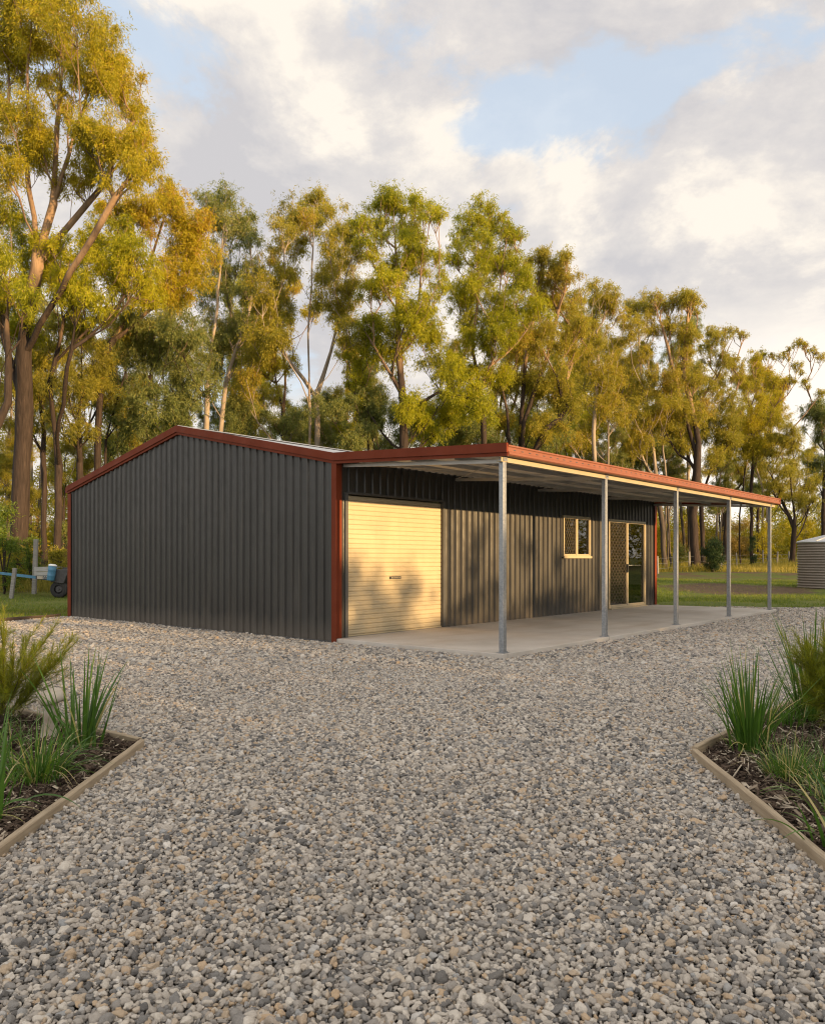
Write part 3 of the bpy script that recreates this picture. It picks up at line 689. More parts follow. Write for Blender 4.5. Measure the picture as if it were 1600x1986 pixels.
# ------------------------------------------------------------------ plants
def ribbons(P0, D0, Ln, Wd, bend, seg, r, tip=.05, droop=None):
    """curved tapering blades; returns V, F (quads), one row of verts pairs per step"""
    n = len(P0); D0 = D0/np.linalg.norm(D0, axis=1, keepdims=True)
    hz = D0.copy(); hz[:, 2] = 0; hl = np.linalg.norm(hz, axis=1, keepdims=True)
    rv = r.normal(size=(n, 3)); rv[:, 2] = 0
    hz = np.where(hl > .05, hz/np.maximum(hl, 1e-6), rv/np.linalg.norm(rv, axis=1, keepdims=True))
    side = np.stack([-hz[:, 1], hz[:, 0], np.zeros(n)], 1); side += r.normal(0, .35, (n, 3)); side /= np.linalg.norm(side, axis=1, keepdims=True)
    p = P0.copy(); d = D0.copy(); rows = []
    for k in range(seg+1):
        t = k/seg; wv = Wd*(1-t**2.2)*(1-tip)+Wd*tip; wv = wv*(.75+.25*min(1, t*4))
        rows.append(np.stack([p-side*wv[:, None]*.5, p+side*wv[:, None]*.5], 1))
        p = p+d*(Ln/seg)[:, None]
        d = d+(hz*.6+np.array([0, 0, -1.0]))*(bend*(.4+1.3*t)/seg)[:, None]; d /= np.linalg.norm(d, axis=1, keepdims=True)
    R = np.stack(rows, 1)                                     # n, seg+1, 2, 3
    Vv = R.reshape(-1, 3); b = np.arange(n)[:, None]*(seg+1)*2+np.arange(seg)[None]*2
    Fc = np.stack([b, b+1, b+3, b+2], -1).reshape(-1, 4); return Vv, Fc
def strap_plant(name, x, y, n, hgt, spread, width, bend, label, seed, dead=.06, mat='strap', cat='plant', ztop=None, zb=.03):
    r = np.random.default_rng(seed); root = empty(name, (x, y, zb)); tag(root, label, cat)
    an = r.uniform(0, 6.283, n); rad = r.uniform(0, .06+.10*spread, n)
    P0 = np.stack([rad*np.cos(an), rad*np.sin(an), np.zeros(n)], 1)
    out = r.beta(1.2, 1.6, n)*spread
    D0 = np.stack([np.cos(an)*out, np.sin(an)*out, np.ones(n)], 1)+r.normal(0, .06, (n, 3))
    Ln = hgt*r.uniform(.55, 1.08, n)*(1-.15*out)
    Vv, Fc = ribbons(P0, D0, Ln, width*r.uniform(.7, 1.25, n), bend*r.uniform(.3, 1.4, n)*(.3+out), 9, r)
    t = np.clip(r.beta(2, 2.4, n)*.85, 0, .9); t[r.random(n) < dead] = 1.0
    o = link('leaves', np_mesh('leaves', Vv, Fc, {'tint': np.repeat(t, 9)}, True), M[mat], root)
    # withered leaves at the foot
    k = max(5, n//9); an = r.uniform(0, 6.283, k)
    Vv, Fc = ribbons(np.stack([.04*np.cos(an), .04*np.sin(an), np.full(k, .01)], 1), np.stack([np.cos(an), np.sin(an), r.uniform(.25, .8, k)], 1), hgt*r.uniform(.25, .5, k), width*.6*np.ones(k), r.uniform(.8, 2.0, k), 7, r)
    Vv[:, 2] = np.maximum(Vv[:, 2], .008)
    link('dry_leaves', np_mesh('dry_leaves', Vv, Fc, {'tint': np.full(len(Fc), .97)}, True), M[mat], root); return root
def gp(px, py, z=.04):
    Yd = F*(CAMZ-z)/(py-HZ); return (px-800)/F*Yd, Yd
strap_plant('strappy_plant', *gp(162, 1452), 52, .74, .72, .022, .6, 'upright broad-leaved strappy plant in the left bed, next to the bed corner', 11)
strap_plant('tufted_plant', *gp(72, 1508), 230, .48, 1.3, .0085, 1.7, 'low spreading grassy clump in the middle of the left bed', 12, .08)
strap_plant('strappy_plant', *gp(-28, 1585), 26, .60, 1.2, .018, 1.3, 'broad strappy plant at the left frame edge in front of the grassy clump', 13)
strap_plant('tufted_plant', *gp(-20, 1455), 80, .40, 1.2, .008, 1.4, 'grassy tuft at the foot of the needle-leaved shrub on the left', 14)
strap_plant('strappy_plant', *gp(1452, 1452), 125, .72, .72, .016, .5, 'tall fan of strappy green leaves at the corner of the right bed', 21)
strap_plant('strappy_plant', *gp(1572, 1392), 95, .95, .60, .017, .55, 'tallest strappy plant in the right bed, beside the round needle-leaved bush', 22)
strap_plant('tufted_plant', *gp(1532, 1402), 80, .32, 1.2, .009, 1.5, 'small dark tuft between the two tall strappy plants', 23)
strap_plant('tufted_plant', *gp(1534, 1508), 330, .30, 1.0, .0055, 1.5, 'short dense grass tuft with straw-tipped blades in the middle of the right bed', 24, .22)
strap_plant('tufted_plant', *gp(1640, 1570), 200, .44, 1.2, .0065, 1.5, 'loose grass tuft cut by the right frame edge', 25, .2)
strap_plant('strappy_plant', *gp(1640, 1640), 22, .45, 1.3, .016, 1.3, 'few broad leaves reaching in low at the right frame edge', 26)
def needle_shrub(name, x, y, hgt, label, seed, nb, spread, upright=1., cat='shrub'):
    r = np.random.default_rng(seed); root = empty(name, (x, y, .03)); tag(root, label, cat)
    mb = MB(); NP, ND, NL = [], [], []
    for b in range(nb):
        an = r.uniform(0, 6.283); o = r.uniform(.1, 1)*spread
        d = np.array([math.cos(an)*o, math.sin(an)*o, upright]); d /= np.linalg.norm(d)
        Lb = hgt*r.uniform(.6, 1.05); pts_ = []; p = np.array([0, 0, .0]); dd = d.copy(); ns = 10
        for k in range(ns+1):
            pts_.append(p.copy()); p = p+dd*Lb/ns; dd = dd+r.normal(0, .07, 3)+np.array([0, 0, .02]); dd /= np.linalg.norm(dd)
        mb.tube(pts_, [max(.0015, .006*(1-k/ns)) for k in range(ns+1)], 5)
        shoots = [(np.array(pts_), Lb)]
        for q in range(7):
            i = r.integers(3, ns); sd_ = (pts_[i]-pts_[i-1]); sd_ /= np.linalg.norm(sd_); sd_ = sd_+r.normal(0, .55, 3); sd_ /= np.linalg.norm(sd_)
            ls = Lb*r.uniform(.18, .36); sp_ = [pts_[i]+sd_*ls*u+np.array([0, 0, .12*ls*u*u]) for u in np.linspace(0, 1, 6)]
            mb.tube(sp_, .0015, 4); shoots.append((np.array(sp_), ls))
        for S, ls in shoots:
            m_ = int(ls*560); u = r.uniform(.25 if ls == Lb else .0, 1, m_)*(len(S)-1.001); i = u.astype(int); f = (u-i)[:, None]
            pp = S[i]*(1-f)+S[i+1]*f; dv = S[i+1]-S[i]; dv /= np.linalg.norm(dv, axis=1, keepdims=True)
            NP.append(pp); ND.append(dv*.95+r.normal(0, .5, (m_, 3))); NL.append(r.uniform(.045, .10, m_))
    P_, D_, L_ = np.concatenate(NP), np.concatenate(ND), np.concatenate(NL)
    Vv, Fc = ribbons(P_, D_, L_, np.full(len(P_), .0034), r.uniform(-.2, .3, len(P_)), 2, r)
    link('leaves', np_mesh('leaves', Vv, Fc, {'tint': np.repeat(np.clip(r.beta(2, 2, len(P_))*.7+.35*(P_[:, 2]/hgt)*.6, 0, 1), 2)}), M['needle'], root)
    mb.build('stems', M['brownwood'], root); return root
x_, y_ = gp(-5, 1408); needle_shrub('needle_shrub', x_, y_, .92, 'tall feathery needle-leaved shrub at the left edge behind the mushroom ornament', 31, 26, 1.5, .95)
x_, y_ = gp(1640, 1420); needle_shrub('needle_shrub', x_, y_, .66, 'round yellow-green needle-leaved bush at the right frame edge', 32, 46, .8)
# mushroom-shaped garden ornament
x_, y_ = gp(93, 1428)
orn = empty('garden_ornament', (x_, y_, .02)); tag(orn, 'pale stone mushroom-shaped garden ornament with tilted cap in the left bed', 'ornament'); orn.rotation_euler = (0, .10, 0)
mb = MB(); mb.lathe([(0, -.03), (.066, -.03), (.066, .0), (.056, .04), (.046, .12), (.042, .2), (.044, .29), (0, .30)], 24); mb.build('stem', M['ornament'], orn, smooth_shade=True)
mb = MB(); mb.lathe([(0, .0), (.085, -.012), (.098, .006), (.102, .03), (.088, .062), (.06, .082), (.025, .09), (0, .091)], 28)
cp = mb.build('cap', M['ornament'], orn, smooth_shade=True); cp.location = (.012, 0, .285); cp.rotation_euler = (.12, -.30, 0)

# ------------------------------------------------------------------ trees
def leaf_cloud(ctr, rad, cnt, r, ll, lw, tint, flat=.8, droop=.9):
    """drooping sprays of narrow leaves filling soft clumps; ctr (k,3), rad (k,), cnt (k,), tint (k,)"""
    per = 8
    nt_ = np.maximum(1, (cnt/per).astype(int)); idx = np.repeat(np.arange(len(ctr)), nt_); n = len(idx)
    g = r.normal(size=(n, 3)); g /= np.linalg.norm(g, axis=1, keepdims=True)
    rr = r.uniform(0, 1, n)**(1/2.2)*1.12
    rr = np.minimum(np.abs(r.normal(0, .72, n)), 1.9)
    off = g*rr[:, None]*rad[idx][:, None]; off[:, 2] *= flat
    p = ctr[idx]+off
    d = g*.55+np.array([0, 0, -droop])+r.normal(0, .45, (n, 3)); d[:, 2] += .5*(off[:, 2] > 0)*rr
    d /= np.linalg.norm(d, axis=1, keepdims=True)
    tl = r.uniform(.5, 1.0, n)*np.minimum(.9*rad[idx], ll*4.5)
    k = np.arange(per)[None, :]/(per-1)
    lp = p[:, None, :]+d[:, None, :]*(k*tl[:, None])[..., None]+r.normal(0, 1, (n, per, 3))*(ll*.35)
    lp[..., 2] -= (k**2*tl[:, None]*.25)
    ld = d[:, None, :]*.7+r.normal(0, .6, (n, per, 3)); ld[..., 2] -= droop*.55
    lp = lp.reshape(-1, 3); ld = ld.reshape(-1, 3); ld /= np.linalg.norm(ld, axis=1, keepdims=True)
    N = len(lp); s = np.cross(ld, r.normal(size=(N, 3))); s /= np.linalg.norm(s, axis=1, keepdims=True)
    L_ = ll*r.uniform(.65, 1.3, N)[:, None]; w_ = lw*r.uniform(.7, 1.3, N)[:, None]
    Vv = np.stack([lp, lp+ld*L_*.42+s*w_*.5, lp+ld*L_, lp+ld*L_*.42-s*w_*.5], 1).reshape(-1, 3)
    Fc = np.arange(N*4).reshape(N, 4)
    t = np.clip(np.repeat(tint[idx], per)+r.normal(0, .16, N), 0, 1)
    t[r.random(N) < .012] = 1.
    return Vv, Fc, t
def tree_wood(trunks, targets, subs, r_base, r):
    """trunks: list of polylines; targets (k,3) clump centres; subs: list of arrays of small clump centres per target"""
    P, PAR, chains = [], [], []
    def chain(pts_, par):
        ids = [par] if par >= 0 else []
        for q in pts_:
            P.append(np.asarray(q, float)); PAR.append(ids[-1] if ids else -1); ids.append(len(P)-1)
        chains.append(ids); return ids
    for tp, par_i in trunks:
        tp = np.asarray(tp, float); par = -1
        if par_i and P:
            dd = np.linalg.norm(np.array(P)-tp[0], axis=1); par = int(dd.argmin()); tp = tp[1:]
        fine = []
        src = tp if par < 0 else np.vstack([P[par][None], tp])
        for a, b in zip(src[:-1], src[1:]):
            m_ = max(1, int(np.linalg.norm(b-a)/.9)); fine += [a+(b-a)*u for u in np.arange(m_)/m_]
        fine.append(src[-1]); fine = np.array(fine)
        wob = np.cumsum(r.normal(0, .035, fine.shape), 0)*np.array([1, 1, 0]); wob -= np.linspace(0, 1, len(fine))[:, None]*wob[-1]*.5
        fine = fine+wob*(np.linspace(0, 1, len(fine))[:, None] > 0)
        chain(fine if par < 0 else fine[1:], par)
    def grow(c, curve, gap):
        A = np.array(P); dv = c-A; hd = np.linalg.norm(dv[:, :2], axis=1); dist = np.linalg.norm(dv, axis=1)
        cost = dist+2.4*np.maximum(0, A[:, 2]-(c[2]-1.0*hd-.3))
        i = int(cost.argmin()); a = A[i]; d_ = dist[i]
        if d_ < .15: return
        m_ = max(2, int(d_/gap)); ctrl = a+(c-a)*.5+np.array([(c-a)[0]*.12, (c-a)[1]*.12, -abs(c[2]-a[2])*.12+curve*hd[i]*.1])+r.normal(0, .06*d_, 3)
        pts_ = []
        for u in np.linspace(0, 1, m_+1)[1:]:
            pts_.append((1-u)**2*a+2*u*(1-u)*ctrl+u*u*c+r.normal(0, .035*min(1, d_*.5), 3))
        chain(pts_, i)
    order = np.argsort(targets[:, 2]+.4*np.linalg.norm(targets[:, :2]-np.array(P)[0, :2], axis=1))
    for k in order: grow(targets[k]-np.array([0, 0, .25]), 0., .8)
    for k in order:
        for s_ in subs[k]: grow(s_, 0., .6)
    n = len(P); cnt = np.zeros(n); has = np.zeros(n, bool)
    for i in range(n):
        if PAR[i] >= 0: has[PAR[i]] = True
    cnt[~has] = 1
    for i in range(n-1, -1, -1):
        if PAR[i] >= 0: cnt[PAR[i]] += cnt[i]
    rad = r_base*(cnt/cnt.max())**.56
    istr = np.zeros(n, bool)
    for ids in chains[:len(trunks)]: istr[ids] = True
    rad = np.where(istr, rad, rad*.72)
    P = np.array(P); base_z = P[0, 2]
    dist0 = P[:, 2]-base_z
    rad = np.maximum(rad, .014)*(1+.45*np.exp(-dist0/.5))
    Vv, Fc = [], []; off = 0
    for ids in chains:
        pp = P[ids]; rr = rad[ids].copy()
        if len(ids) < 2: continue
        if PAR[ids[0]] >= -1 and ids[0] != chains[0][0]: rr[0] = min(rr[0], rr[1]*1.25)
        sides = 9 if rr.max() > .12 else (6 if rr.max() > .04 else 4)
        t = np.gradient(pp, axis=0); t /= np.maximum(np.linalg.norm(t, axis=1, keepdims=True), 1e-6)
        x = np.cross(t, np.array([.31, .95, .05])); x /= np.linalg.norm(x, axis=1, keepdims=True); y = np.cross(t, x)
        an = np.arange(sides)*2*PI/sides
        ring = pp[:, None, :]+(x[:, None, :]*np.cos(an)[None, :, None]+y[:, None, :]*np.sin(an)[None, :, None])*(rr[:, None, None]*(1+r.normal(0, .04, (len(ids), sides))[..., None]))
        Vv.append(ring.reshape(-1, 3)); m_ = len(ids)
        i = np.arange(m_-1)[:, None]*sides; k = np.arange(sides)[None]; k2 = (k+1) % sides
        Fc.append(np.stack([i+k, i+k2, i+sides+k2, i+sides+k], -1).reshape(-1, 4)+off); off += m_*sides
    return np.concatenate(Vv), np.concatenate(Fc)
def gum(name, label, px, Yd, plumes, mat, seed, barkm='bark_pale', r_base=.22, trunk=None, dens=1., ll=.155, lw=.032, spread=None, extra=(), tint=.4, group='gum trees behind the shed', cat='tree', leaf_droop=.9, subn=13):
    r = np.random.default_rng(seed)
    bx = (px-800)/F*Yd; bz = float(terrain(np.array(bx), np.array(Yd)))-.1
    root = empty(name, (bx, Yd, bz)); tag(root, label, cat, group)
    off = np.array([bx, Yd, bz]); k = Yd/F
    pl = np.array([(a, b, c) for a, b, c in plumes], float)
    cw = (pl[:, 0].max()-pl[:, 0].min())*k*.5
    ctr = np.array([spot(a, b, Yd) for a, b, c in plumes])-off; rad = pl[:, 2]*k
    dy = r.normal(0, 1, len(ctr))*(spread if spread is not None else min(2.4, cw*.55))
    ex_c, ex_r, ex_d = [], [], []
    for i in range(len(ctr)):                      # thinner foliage between neighbouring boughs
        dd_ = np.linalg.norm(ctr-ctr[i], axis=1); nb_ = np.argsort(dd_)[1:4]
        j = nb_[r.integers(0, len(nb_))]; f_ = r.uniform(.3, .7)
        if dd_[j] < 3.6*max(rad[i], rad[j]):
            ex_c.append(ctr[i]*(1-f_)+ctr[j]*f_+r.normal(0, .25, 3)*rad[i]); ex_r.append(.72*min(rad[i], rad[j])); ex_d.append((dy[i]+dy[j])*.5+r.normal(0, .5))
    if ex_c: ctr = np.vstack([ctr, ex_c]); rad = np.concatenate([rad, ex_r]); dy = np.concatenate([dy, ex_d])
    s = (Yd+dy)/Yd; full = (ctr+off-np.array([0, 0, CAMZ]))*s[:, None]+np.array([0, 0, CAMZ])-off; ctr = full
    top = ctr[ctr[:, 2].argmax()]
    tr = []
    if trunk is None:
        mid = np.median(ctr[:, 0]); trunk = [[(px, None), (px+(mid/k)*.25, .35), (px+(mid/k)*.6, .7), (px+top[0]/k, .93)]]
    for ti, tp in enumerate(trunk):
        pts_ = []
        for a, b in tp:
            if b is None: z_ = bz
            elif b <= 1.5: z_ = bz+(top[2])*b
            else: z_ = CAMZ+(HZ-b)*k
            pts_.append(((a-800)*k-bx, r.normal(0, .25) if b is not None else 0., z_-bz))
        tr.append((pts_, ti > 0 and trunk[ti][0][1] is not None))
    SC_, SR, SN, ST, subs = [], [], [], [], []
    for c, q in zip(ctr, rad):
        m_ = subn+int(q > 1.3)*2; g = r.normal(size=(m_, 3)); g /= np.linalg.norm(g, axis=1, keepdims=True)
        sc2 = c+g*(np.sqrt(r.uniform(.03, 1, m_))*q*1.06)[:, None]*np.array([1, 1, .95]); sr = q*r.uniform(.24, .46, m_)
        subs.append(sc2); SC_.append(sc2); SR.append(sr)
        cov = .98*dens*PI*sr**2/(ll*lw*.5*.5); SN.append(cov); ST.append(np.clip(tint+r.normal(0, .10)+r.normal(0, .05, m_), 0, .95))
    SC_ = np.concatenate(SC_); SR = np.concatenate(SR); SN = np.concatenate(SN); ST = np.concatenate(ST)
    Vv, Fc, t = leaf_cloud(SC_, SR, SN, r, ll, lw, ST, droop=leaf_droop)
    link('crown', np_mesh('crown', Vv, Fc, {'tint': t}), M[mat], root)
    wv, wf = tree_wood(tr, ctr, subs, r_base*(.74 if name_big(r_base) else .58), r)
    link('trunk', np_mesh('trunk', wv, wf, None, True), M[barkm], root)
    global NLEAF; NLEAF += len(Fc)
    return root
NLEAF = 0
def name_big(q): return .355 < q < .5
T = {}
T['giant'] = gum('gum_tree', 'giant golden gum on the left, its top cut by the upper frame edge', 30, 32,
    [(60,10,60),(150,20,62),(195,75,50),(120,100,55),(185,145,55),(235,150,45),(262,205,40),(60,110,55),(20,50,60),(10,215,55),(50,235,55),(85,270,45),(225,265,52),(278,275,34),(190,305,48),(248,330,42),(140,345,34),(-40,100,70),(-60,250,70),(20,320,42),(100,-40,60),(20,-50,60),(292,310,20),(120,180,30),(160,230,34)],
    'leaf_gold', 101, 'bark_dark', .46, [[(30,None),(38,850),(52,640),(75,520),(62,330),(60,150),(70,20)],[(70,530),(110,400),(112,250),(130,80)],[(75,520),(140,440),(200,350),(225,250)],[(110,420),(150,260),(190,120)],[(38,800),(0,650),(-40,400),(-40,200)]], 1.0, .15, .03, 1.6, tint=.55)
T['leftlow'] = gum('gum_tree', 'yellow-green gum leaning in at the left frame edge below the giant gum', -45, 31,
    [(10,395,42),(40,440,45),(60,495,42),(0,495,48),(-50,430,60),(20,560,42),(-30,560,50),(-60,330,50),(60,570,30),(20,640,40),(60,640,36)], 'leaf_lime', 102, 'bark_dark', .26, [[(-45,None),(-15,880),(20,780),(10,640),(15,440)]], .9, .15, .03, 1.5, tint=.5)
T['lime'] = gum('gum_tree', 'mid-height bright yellow-green gum next to the giant gum', 112, 34,
    [(215,455,44),(255,485,42),(170,470,40),(205,525,50),(135,510,45),(270,530,36),(240,560,40),(110,560,42),(160,580,40),(290,570,28),(100,470,34)], 'leaf_lime', 103, 'bark_dark', .27, [[(112,None),(105,900),(92,740),(120,620),(190,500)],[(105,720),(180,640),(250,540)]], 1.05, .15, .03, 1.6, tint=.6)
T['orange'] = gum('gum_tree', 'orange-gold gum with tall narrow top, third from the left', 190, 37,
    [(320,360,30),(345,385,32),(300,400,34),(350,430,40),(390,440,36),(370,480,44),(400,470,30),(340,515,42),(280,420,34),(225,395,32),(205,420,28),(380,530,36),(310,560,36),(350,570,36)], 'leaf_gold', 104, 'bark_dark', .27, [[(190,None),(192,880),(200,700),(260,560),(310,420)]], .95, .16, .032, 1.6, tint=.7)
T['greytop'] = gum('gum_tree', 'grey-green round-topped gum behind the peak of the shed roof', 400, 43,
    [(400,395,32),(440,388,36),(470,420,32),(440,440,36),(482,462,28),(430,515,40),(470,560,36),(400,560,40),(450,620,40),(400,640,44),(430,700,44),(380,690,44),(500,520,26),(480,640,34)], 'leaf_grey', 105, 'bark_pale', .26, [[(400,None),(402,760),(420,600),(440,430)],[(410,None),(440,750),(480,620),(490,520)]], .85, tint=.55)
T['shade_a'] = gum('gum_tree', 'shaded grey-green gum with low crown between the giant gum and the shed', 165, 36,
    [(150,620,46),(100,650,46),(60,690,42),(180,690,46),(230,640,44),(130,740,40),(200,760,40),(90,760,36),(60,820,30),(150,820,32),(20,740,40)], 'leaf_olive', 106, 'bark_dark', .24, [[(165,None),(160,900),(150,760),(150,640)],[(85,None),(88,880),(80,760),(60,680)]], .85, .16, .032, tint=.35)
T['shade_b'] = gum('gum_tree', 'dense grey-green gum just left of the shed roof peak', 290, 38,
    [(300,640,48),(350,640,44),(260,690,52),(330,710,52),(290,790,46),(225,815,34),(350,790,40),(230,740,42),(390,750,34),(260,620,36),(310,850,34),(210,870,26)], 'leaf_grey', 107, 'bark_dark', .24, [[(290,None),(285,880),(280,780),(300,650)],[(200,None),(205,850),(250,720)]], .95, .16, .032, tint=.4)
T['straight'] = gum('gum_tree', 'straight grey-trunked gum standing alone with sky on both sides of its trunk', 588, 43,
    [(600,385,36),(570,408,32),(640,408,32),(545,438,26),(602,440,30),(560,478,34),(640,468,34),(682,440,26),(682,490,30),(650,520,36),(550,530,30),(520,498,26),(640,560,40),(690,548,34),(660,600,36),(540,588,34),(680,640,30),(508,560,30),(515,640,36),(488,690,34),(540,660,24),(500,610,26),(470,760,30),(520,760,24)],
    'leaf_olive', 108, 'bark_pale', .27, [[(588,None),(596,800),(592,650),(598,520),(602,400)],[(625,None),(612,770),(640,680),(662,560)],[(596,780),(560,700),(515,640)]], .95, tint=.5)
T['lime_mid'] = gum('gum_tree', 'tall bright lime gum rising over the middle of the shed with wide low limbs', 790, 40,
    [(760,375,34),(738,400,30),(820,400,32),(848,420,20),(790,430,30),(740,440,26),(718,470,30),(700,430,22),(800,470,34),(780,520,40),(830,500,30),(750,530,34),(720,560,30),(850,540,26),(800,600,40),(770,640,40),(720,640,40),(830,650,40),(760,690,40),(700,690,36),(850,700,40),(880,760,44),(918,775,40),(860,800,40),(790,790,36),(942,790,26),(820,835,32),(700,760,30)],
    'leaf_lime', 109, 'bark_dark', .36, [[(790,None),(788,800),(780,690),(775,560),(765,400)],[(782,690),(810,600),(822,440)],[(788,815),(850,760),(920,775)],[(785,780),(740,700),(705,640)]], 1.0, tint=.5)
T['lime_twin'] = gum('gum_tree', 'yellow-green gum with two rounded tops right of the tall lime gum', 945, 44,
    [(920,405,34),(950,402,22),(900,440,30),(950,450,26),(930,480,30),(985,440,24),(1002,455,20),(980,490,30),(960,520,36),(910,530,36),(880,500,26),(1000,520,30),(890,580,40),(950,580,44),(1000,580,40),(930,640,40),(980,640,36),(1040,600,30),(900,700,36),(960,720,36)],
    'leaf_lime', 110, 'bark_dark', .27, [[(945,None),(935,800),(915,680),(930,560),(925,430)],[(920,700),(970,580),(985,470)]], .95, tint=.45)
T['brown'] = gum('gum_tree', 'bronze-tinted gum with many thin upright limbs above the awning corner', 1003, 47,
    [(1050,490,26),(1080,500,26),(1030,520,30),(1100,530,26),(1070,550,34),(1122,570,22),(1040,590,34),(1090,600,34),(1120,620,26),(1060,650,40),(1110,670,34),(1010,660,36),(1080,720,40),(1030,740,38),(1100,780,34),(980,740,34),(1060,820,34),(985,810,28)],
    'leaf_olive', 111, 'bark_dark', .36, [[(1003,None),(1006,840),(1020,700),(1050,510)],[(1010,None),(1015,820),(1060,690),(1095,540)],[(1004,None),(985,800),(965,720)]], .95, tint=.65)
T['thin_a'] = gum('gum_tree', 'thin pale-limbed gum behind the second awning post', 1160, 53,
    [(1160,560,26),(1150,590,22),(1190,572,18),(1200,600,22),(1150,640,30),(1190,660,26),(1140,700,30),(1180,720,30),(1160,780,36),(1140,840,32),(1200,800,28),(1110,850,26)], 'leaf_olive', 112, 'bark_pale', .26, [[(1160,None),(1150,840),(1165,700),(1160,580)],[(1175,None),(1180,820),(1195,700)]], .95, tint=.6)
T['thin_b'] = gum('gum_tree', 'open-crowned gum right of the thin pale-limbed one', 1268, 56,
    [(1240,590,26),(1225,600,18),(1260,590,18),(1220,640,26),(1260,640,26),(1240,690,28),(1210,740,32),(1260,740,32),(1230,800,36),(1270,820,32),(1295,780,24),(1240,860,30)], 'leaf_olive', 113, 'bark_pale', .30, [[(1290,None),(1270,850),(1250,720),(1240,600)],[(1303,None),(1290,900),(1275,750)]], .95, tint=.6)
T['thick'] = gum('gum_tree', 'gum with the thickest dark trunk, seen under the awning left of the dark bush', 1350, 56,
    [(1270,578,16),(1320,580,22),(1340,570,20),(1295,592,18),(1352,592,18),(1300,630,26),(1340,640,26),(1320,690,28),(1300,740,32),(1350,730,28),(1330,790,32),(1290,830,28),(1370,790,26),(1330,860,28)], 'leaf_olive', 114, 'bark_dark', .40, [[(1350,None),(1348,1000),(1348,860),(1330,720),(1335,600)],[(1348,900),(1320,780),(1280,620)]], .95, tint=.6)
T['lean'] = gum('gum_tree', 'sparse gum leaning right with bare twigs against the bright sky', 1366, 61,
    [(1380,642,16),(1400,652,18),(1370,682,20),(1420,642,12),(1440,646,9),(1400,702,22),(1380,742,26),(1430,712,20),(1420,772,28),(1392,802,32),(1372,832,30),(1412,852,30),(1380,890,26)], 'leaf_olive', 115, 'bark_dark', .30, [[(1366,None),(1362,960),(1345,830),(1385,740),(1420,660)],[(1345,1040),(1335,980),(1320,930)]], .95, tint=.5)
T['wispy'] = gum('gum_tree', 'wispy gum at the right with the thinnest crown and long bare branches', 1437, 65,
    [(1460,692,16),(1480,687,12),(1475,722,18),(1450,742,20),(1512,692,8),(1522,682,8),(1542,666,9),(1552,660,7),(1572,676,9),(1592,692,9),(1546,706,12),(1500,742,16),(1532,732,9),(1460,782,28),(1490,802,28),(1450,832,32),(1480,852,28),(1440,872,32),(1502,772,16),(1562,740,9),(1590,760,10)], 'leaf_gold', 116, 'bark_dark', .22, [[(1437,None),(1440,1000),(1450,860),(1490,780),(1545,670)],[(1460,None),(1458,960),(1462,820),(1470,700)]], .95, tint=.4)
T['edge'] = gum('gum_tree', 'dark leafy gum cut by the right frame edge', 1596, 68,
    [(1590,782,18),(1570,792,20),(1602,802,22),(1580,832,26),(1612,852,28),(1600,902,28),(1572,892,22),(1590,940,24),(1620,800,26),(1630,900,30)], 'leaf_grey', 117, 'bark_dark', .30, None, .9, tint=.35)
T['park'] = gum('gum_tree', 'spreading gum with a forked trunk left of the water tank', 1535, 63,
    [(1530,832,22),(1510,862,26),(1546,872,26),(1520,912,28),(1560,932,26),(1500,952,22),(1542,962,22),(1490,905,20),(1570,975,18)], 'leaf_olive', 118, 'bark_dark', .34, [[(1535,None),(1534,1000),(1530,900)],[(1535,1010),(1552,960),(1560,930)],[(1535,1015),(1515,960),(1500,930)]], .75, tint=.45)

# second row: copies set farther back
def copy_tree(src, px, Yd, top_py, label, group, turn, wide=1.):
    s0 = src; bx = (px-800)/F*Yd; bz = float(terrain(np.array(bx), np.array(Yd)))-.1
    hz_ = max((v_.co.z for v_ in [ch for ch in s0.children if ch.name.startswith('trunk')][0].data.vertices), default=20)
    want = CAMZ+(HZ-top_py)/F*Yd-bz; s = want/hz_
    o = s0.copy(); COL.objects.link(o); o.location = (bx, Yd, bz); o.rotation_euler = (0, 0, turn); o.scale = (s*wide, s*wide, s)
    o['label'] = label; o['group'] = group
    for ch in s0.children:
        c = ch.copy(); COL.objects.link(c); c.parent = o
    return o
BGL = 'slender gum tree in the second row, seen between the front trunks'
bgr = [('greytop',60,58,520,.8),('orange',-40,62,480,.8),('straight',150,66,560,.8),('brown',250,60,600,.9),('greytop',330,64,560,.8),('thin_a',470,60,640,1.),('straight',540,70,700,.9),('brown',660,66,660,.9),('greytop',720,62,690,.9),('thin_b',870,66,640,1.),('brown',960,70,620,.9),('straight',1090,74,650,.9),('thin_a',1130,68,700,1.),('thin_b',1220,76,690,1.),('straight',1300,80,720,.9),('brown',1400,84,790,.9),('edge',1470,88,850,1.),('thin_b',1560,92,860,1.),('thin_a',20,50,700,1.1),('straight',1185,64,600,1.),('lime_twin',1110,66,590,.8),('straight',1255,68,625,1.),('greytop',1335,70,620,.9),('orange',1405,74,690,1.),('straight',1490,80,745,1.),('orange',560,58,560,.9),('lime_twin',480,62,520,.8)]
for i, (s_, px, Yd, tp, wd) in enumerate(bgr):
    copy_tree(T[s_], px, Yd, tp, BGL, 'second row of gum trees', 1.1+i*2.4, wd)
SPL = 'young leafy gum sapling rising just behind the shed roof'
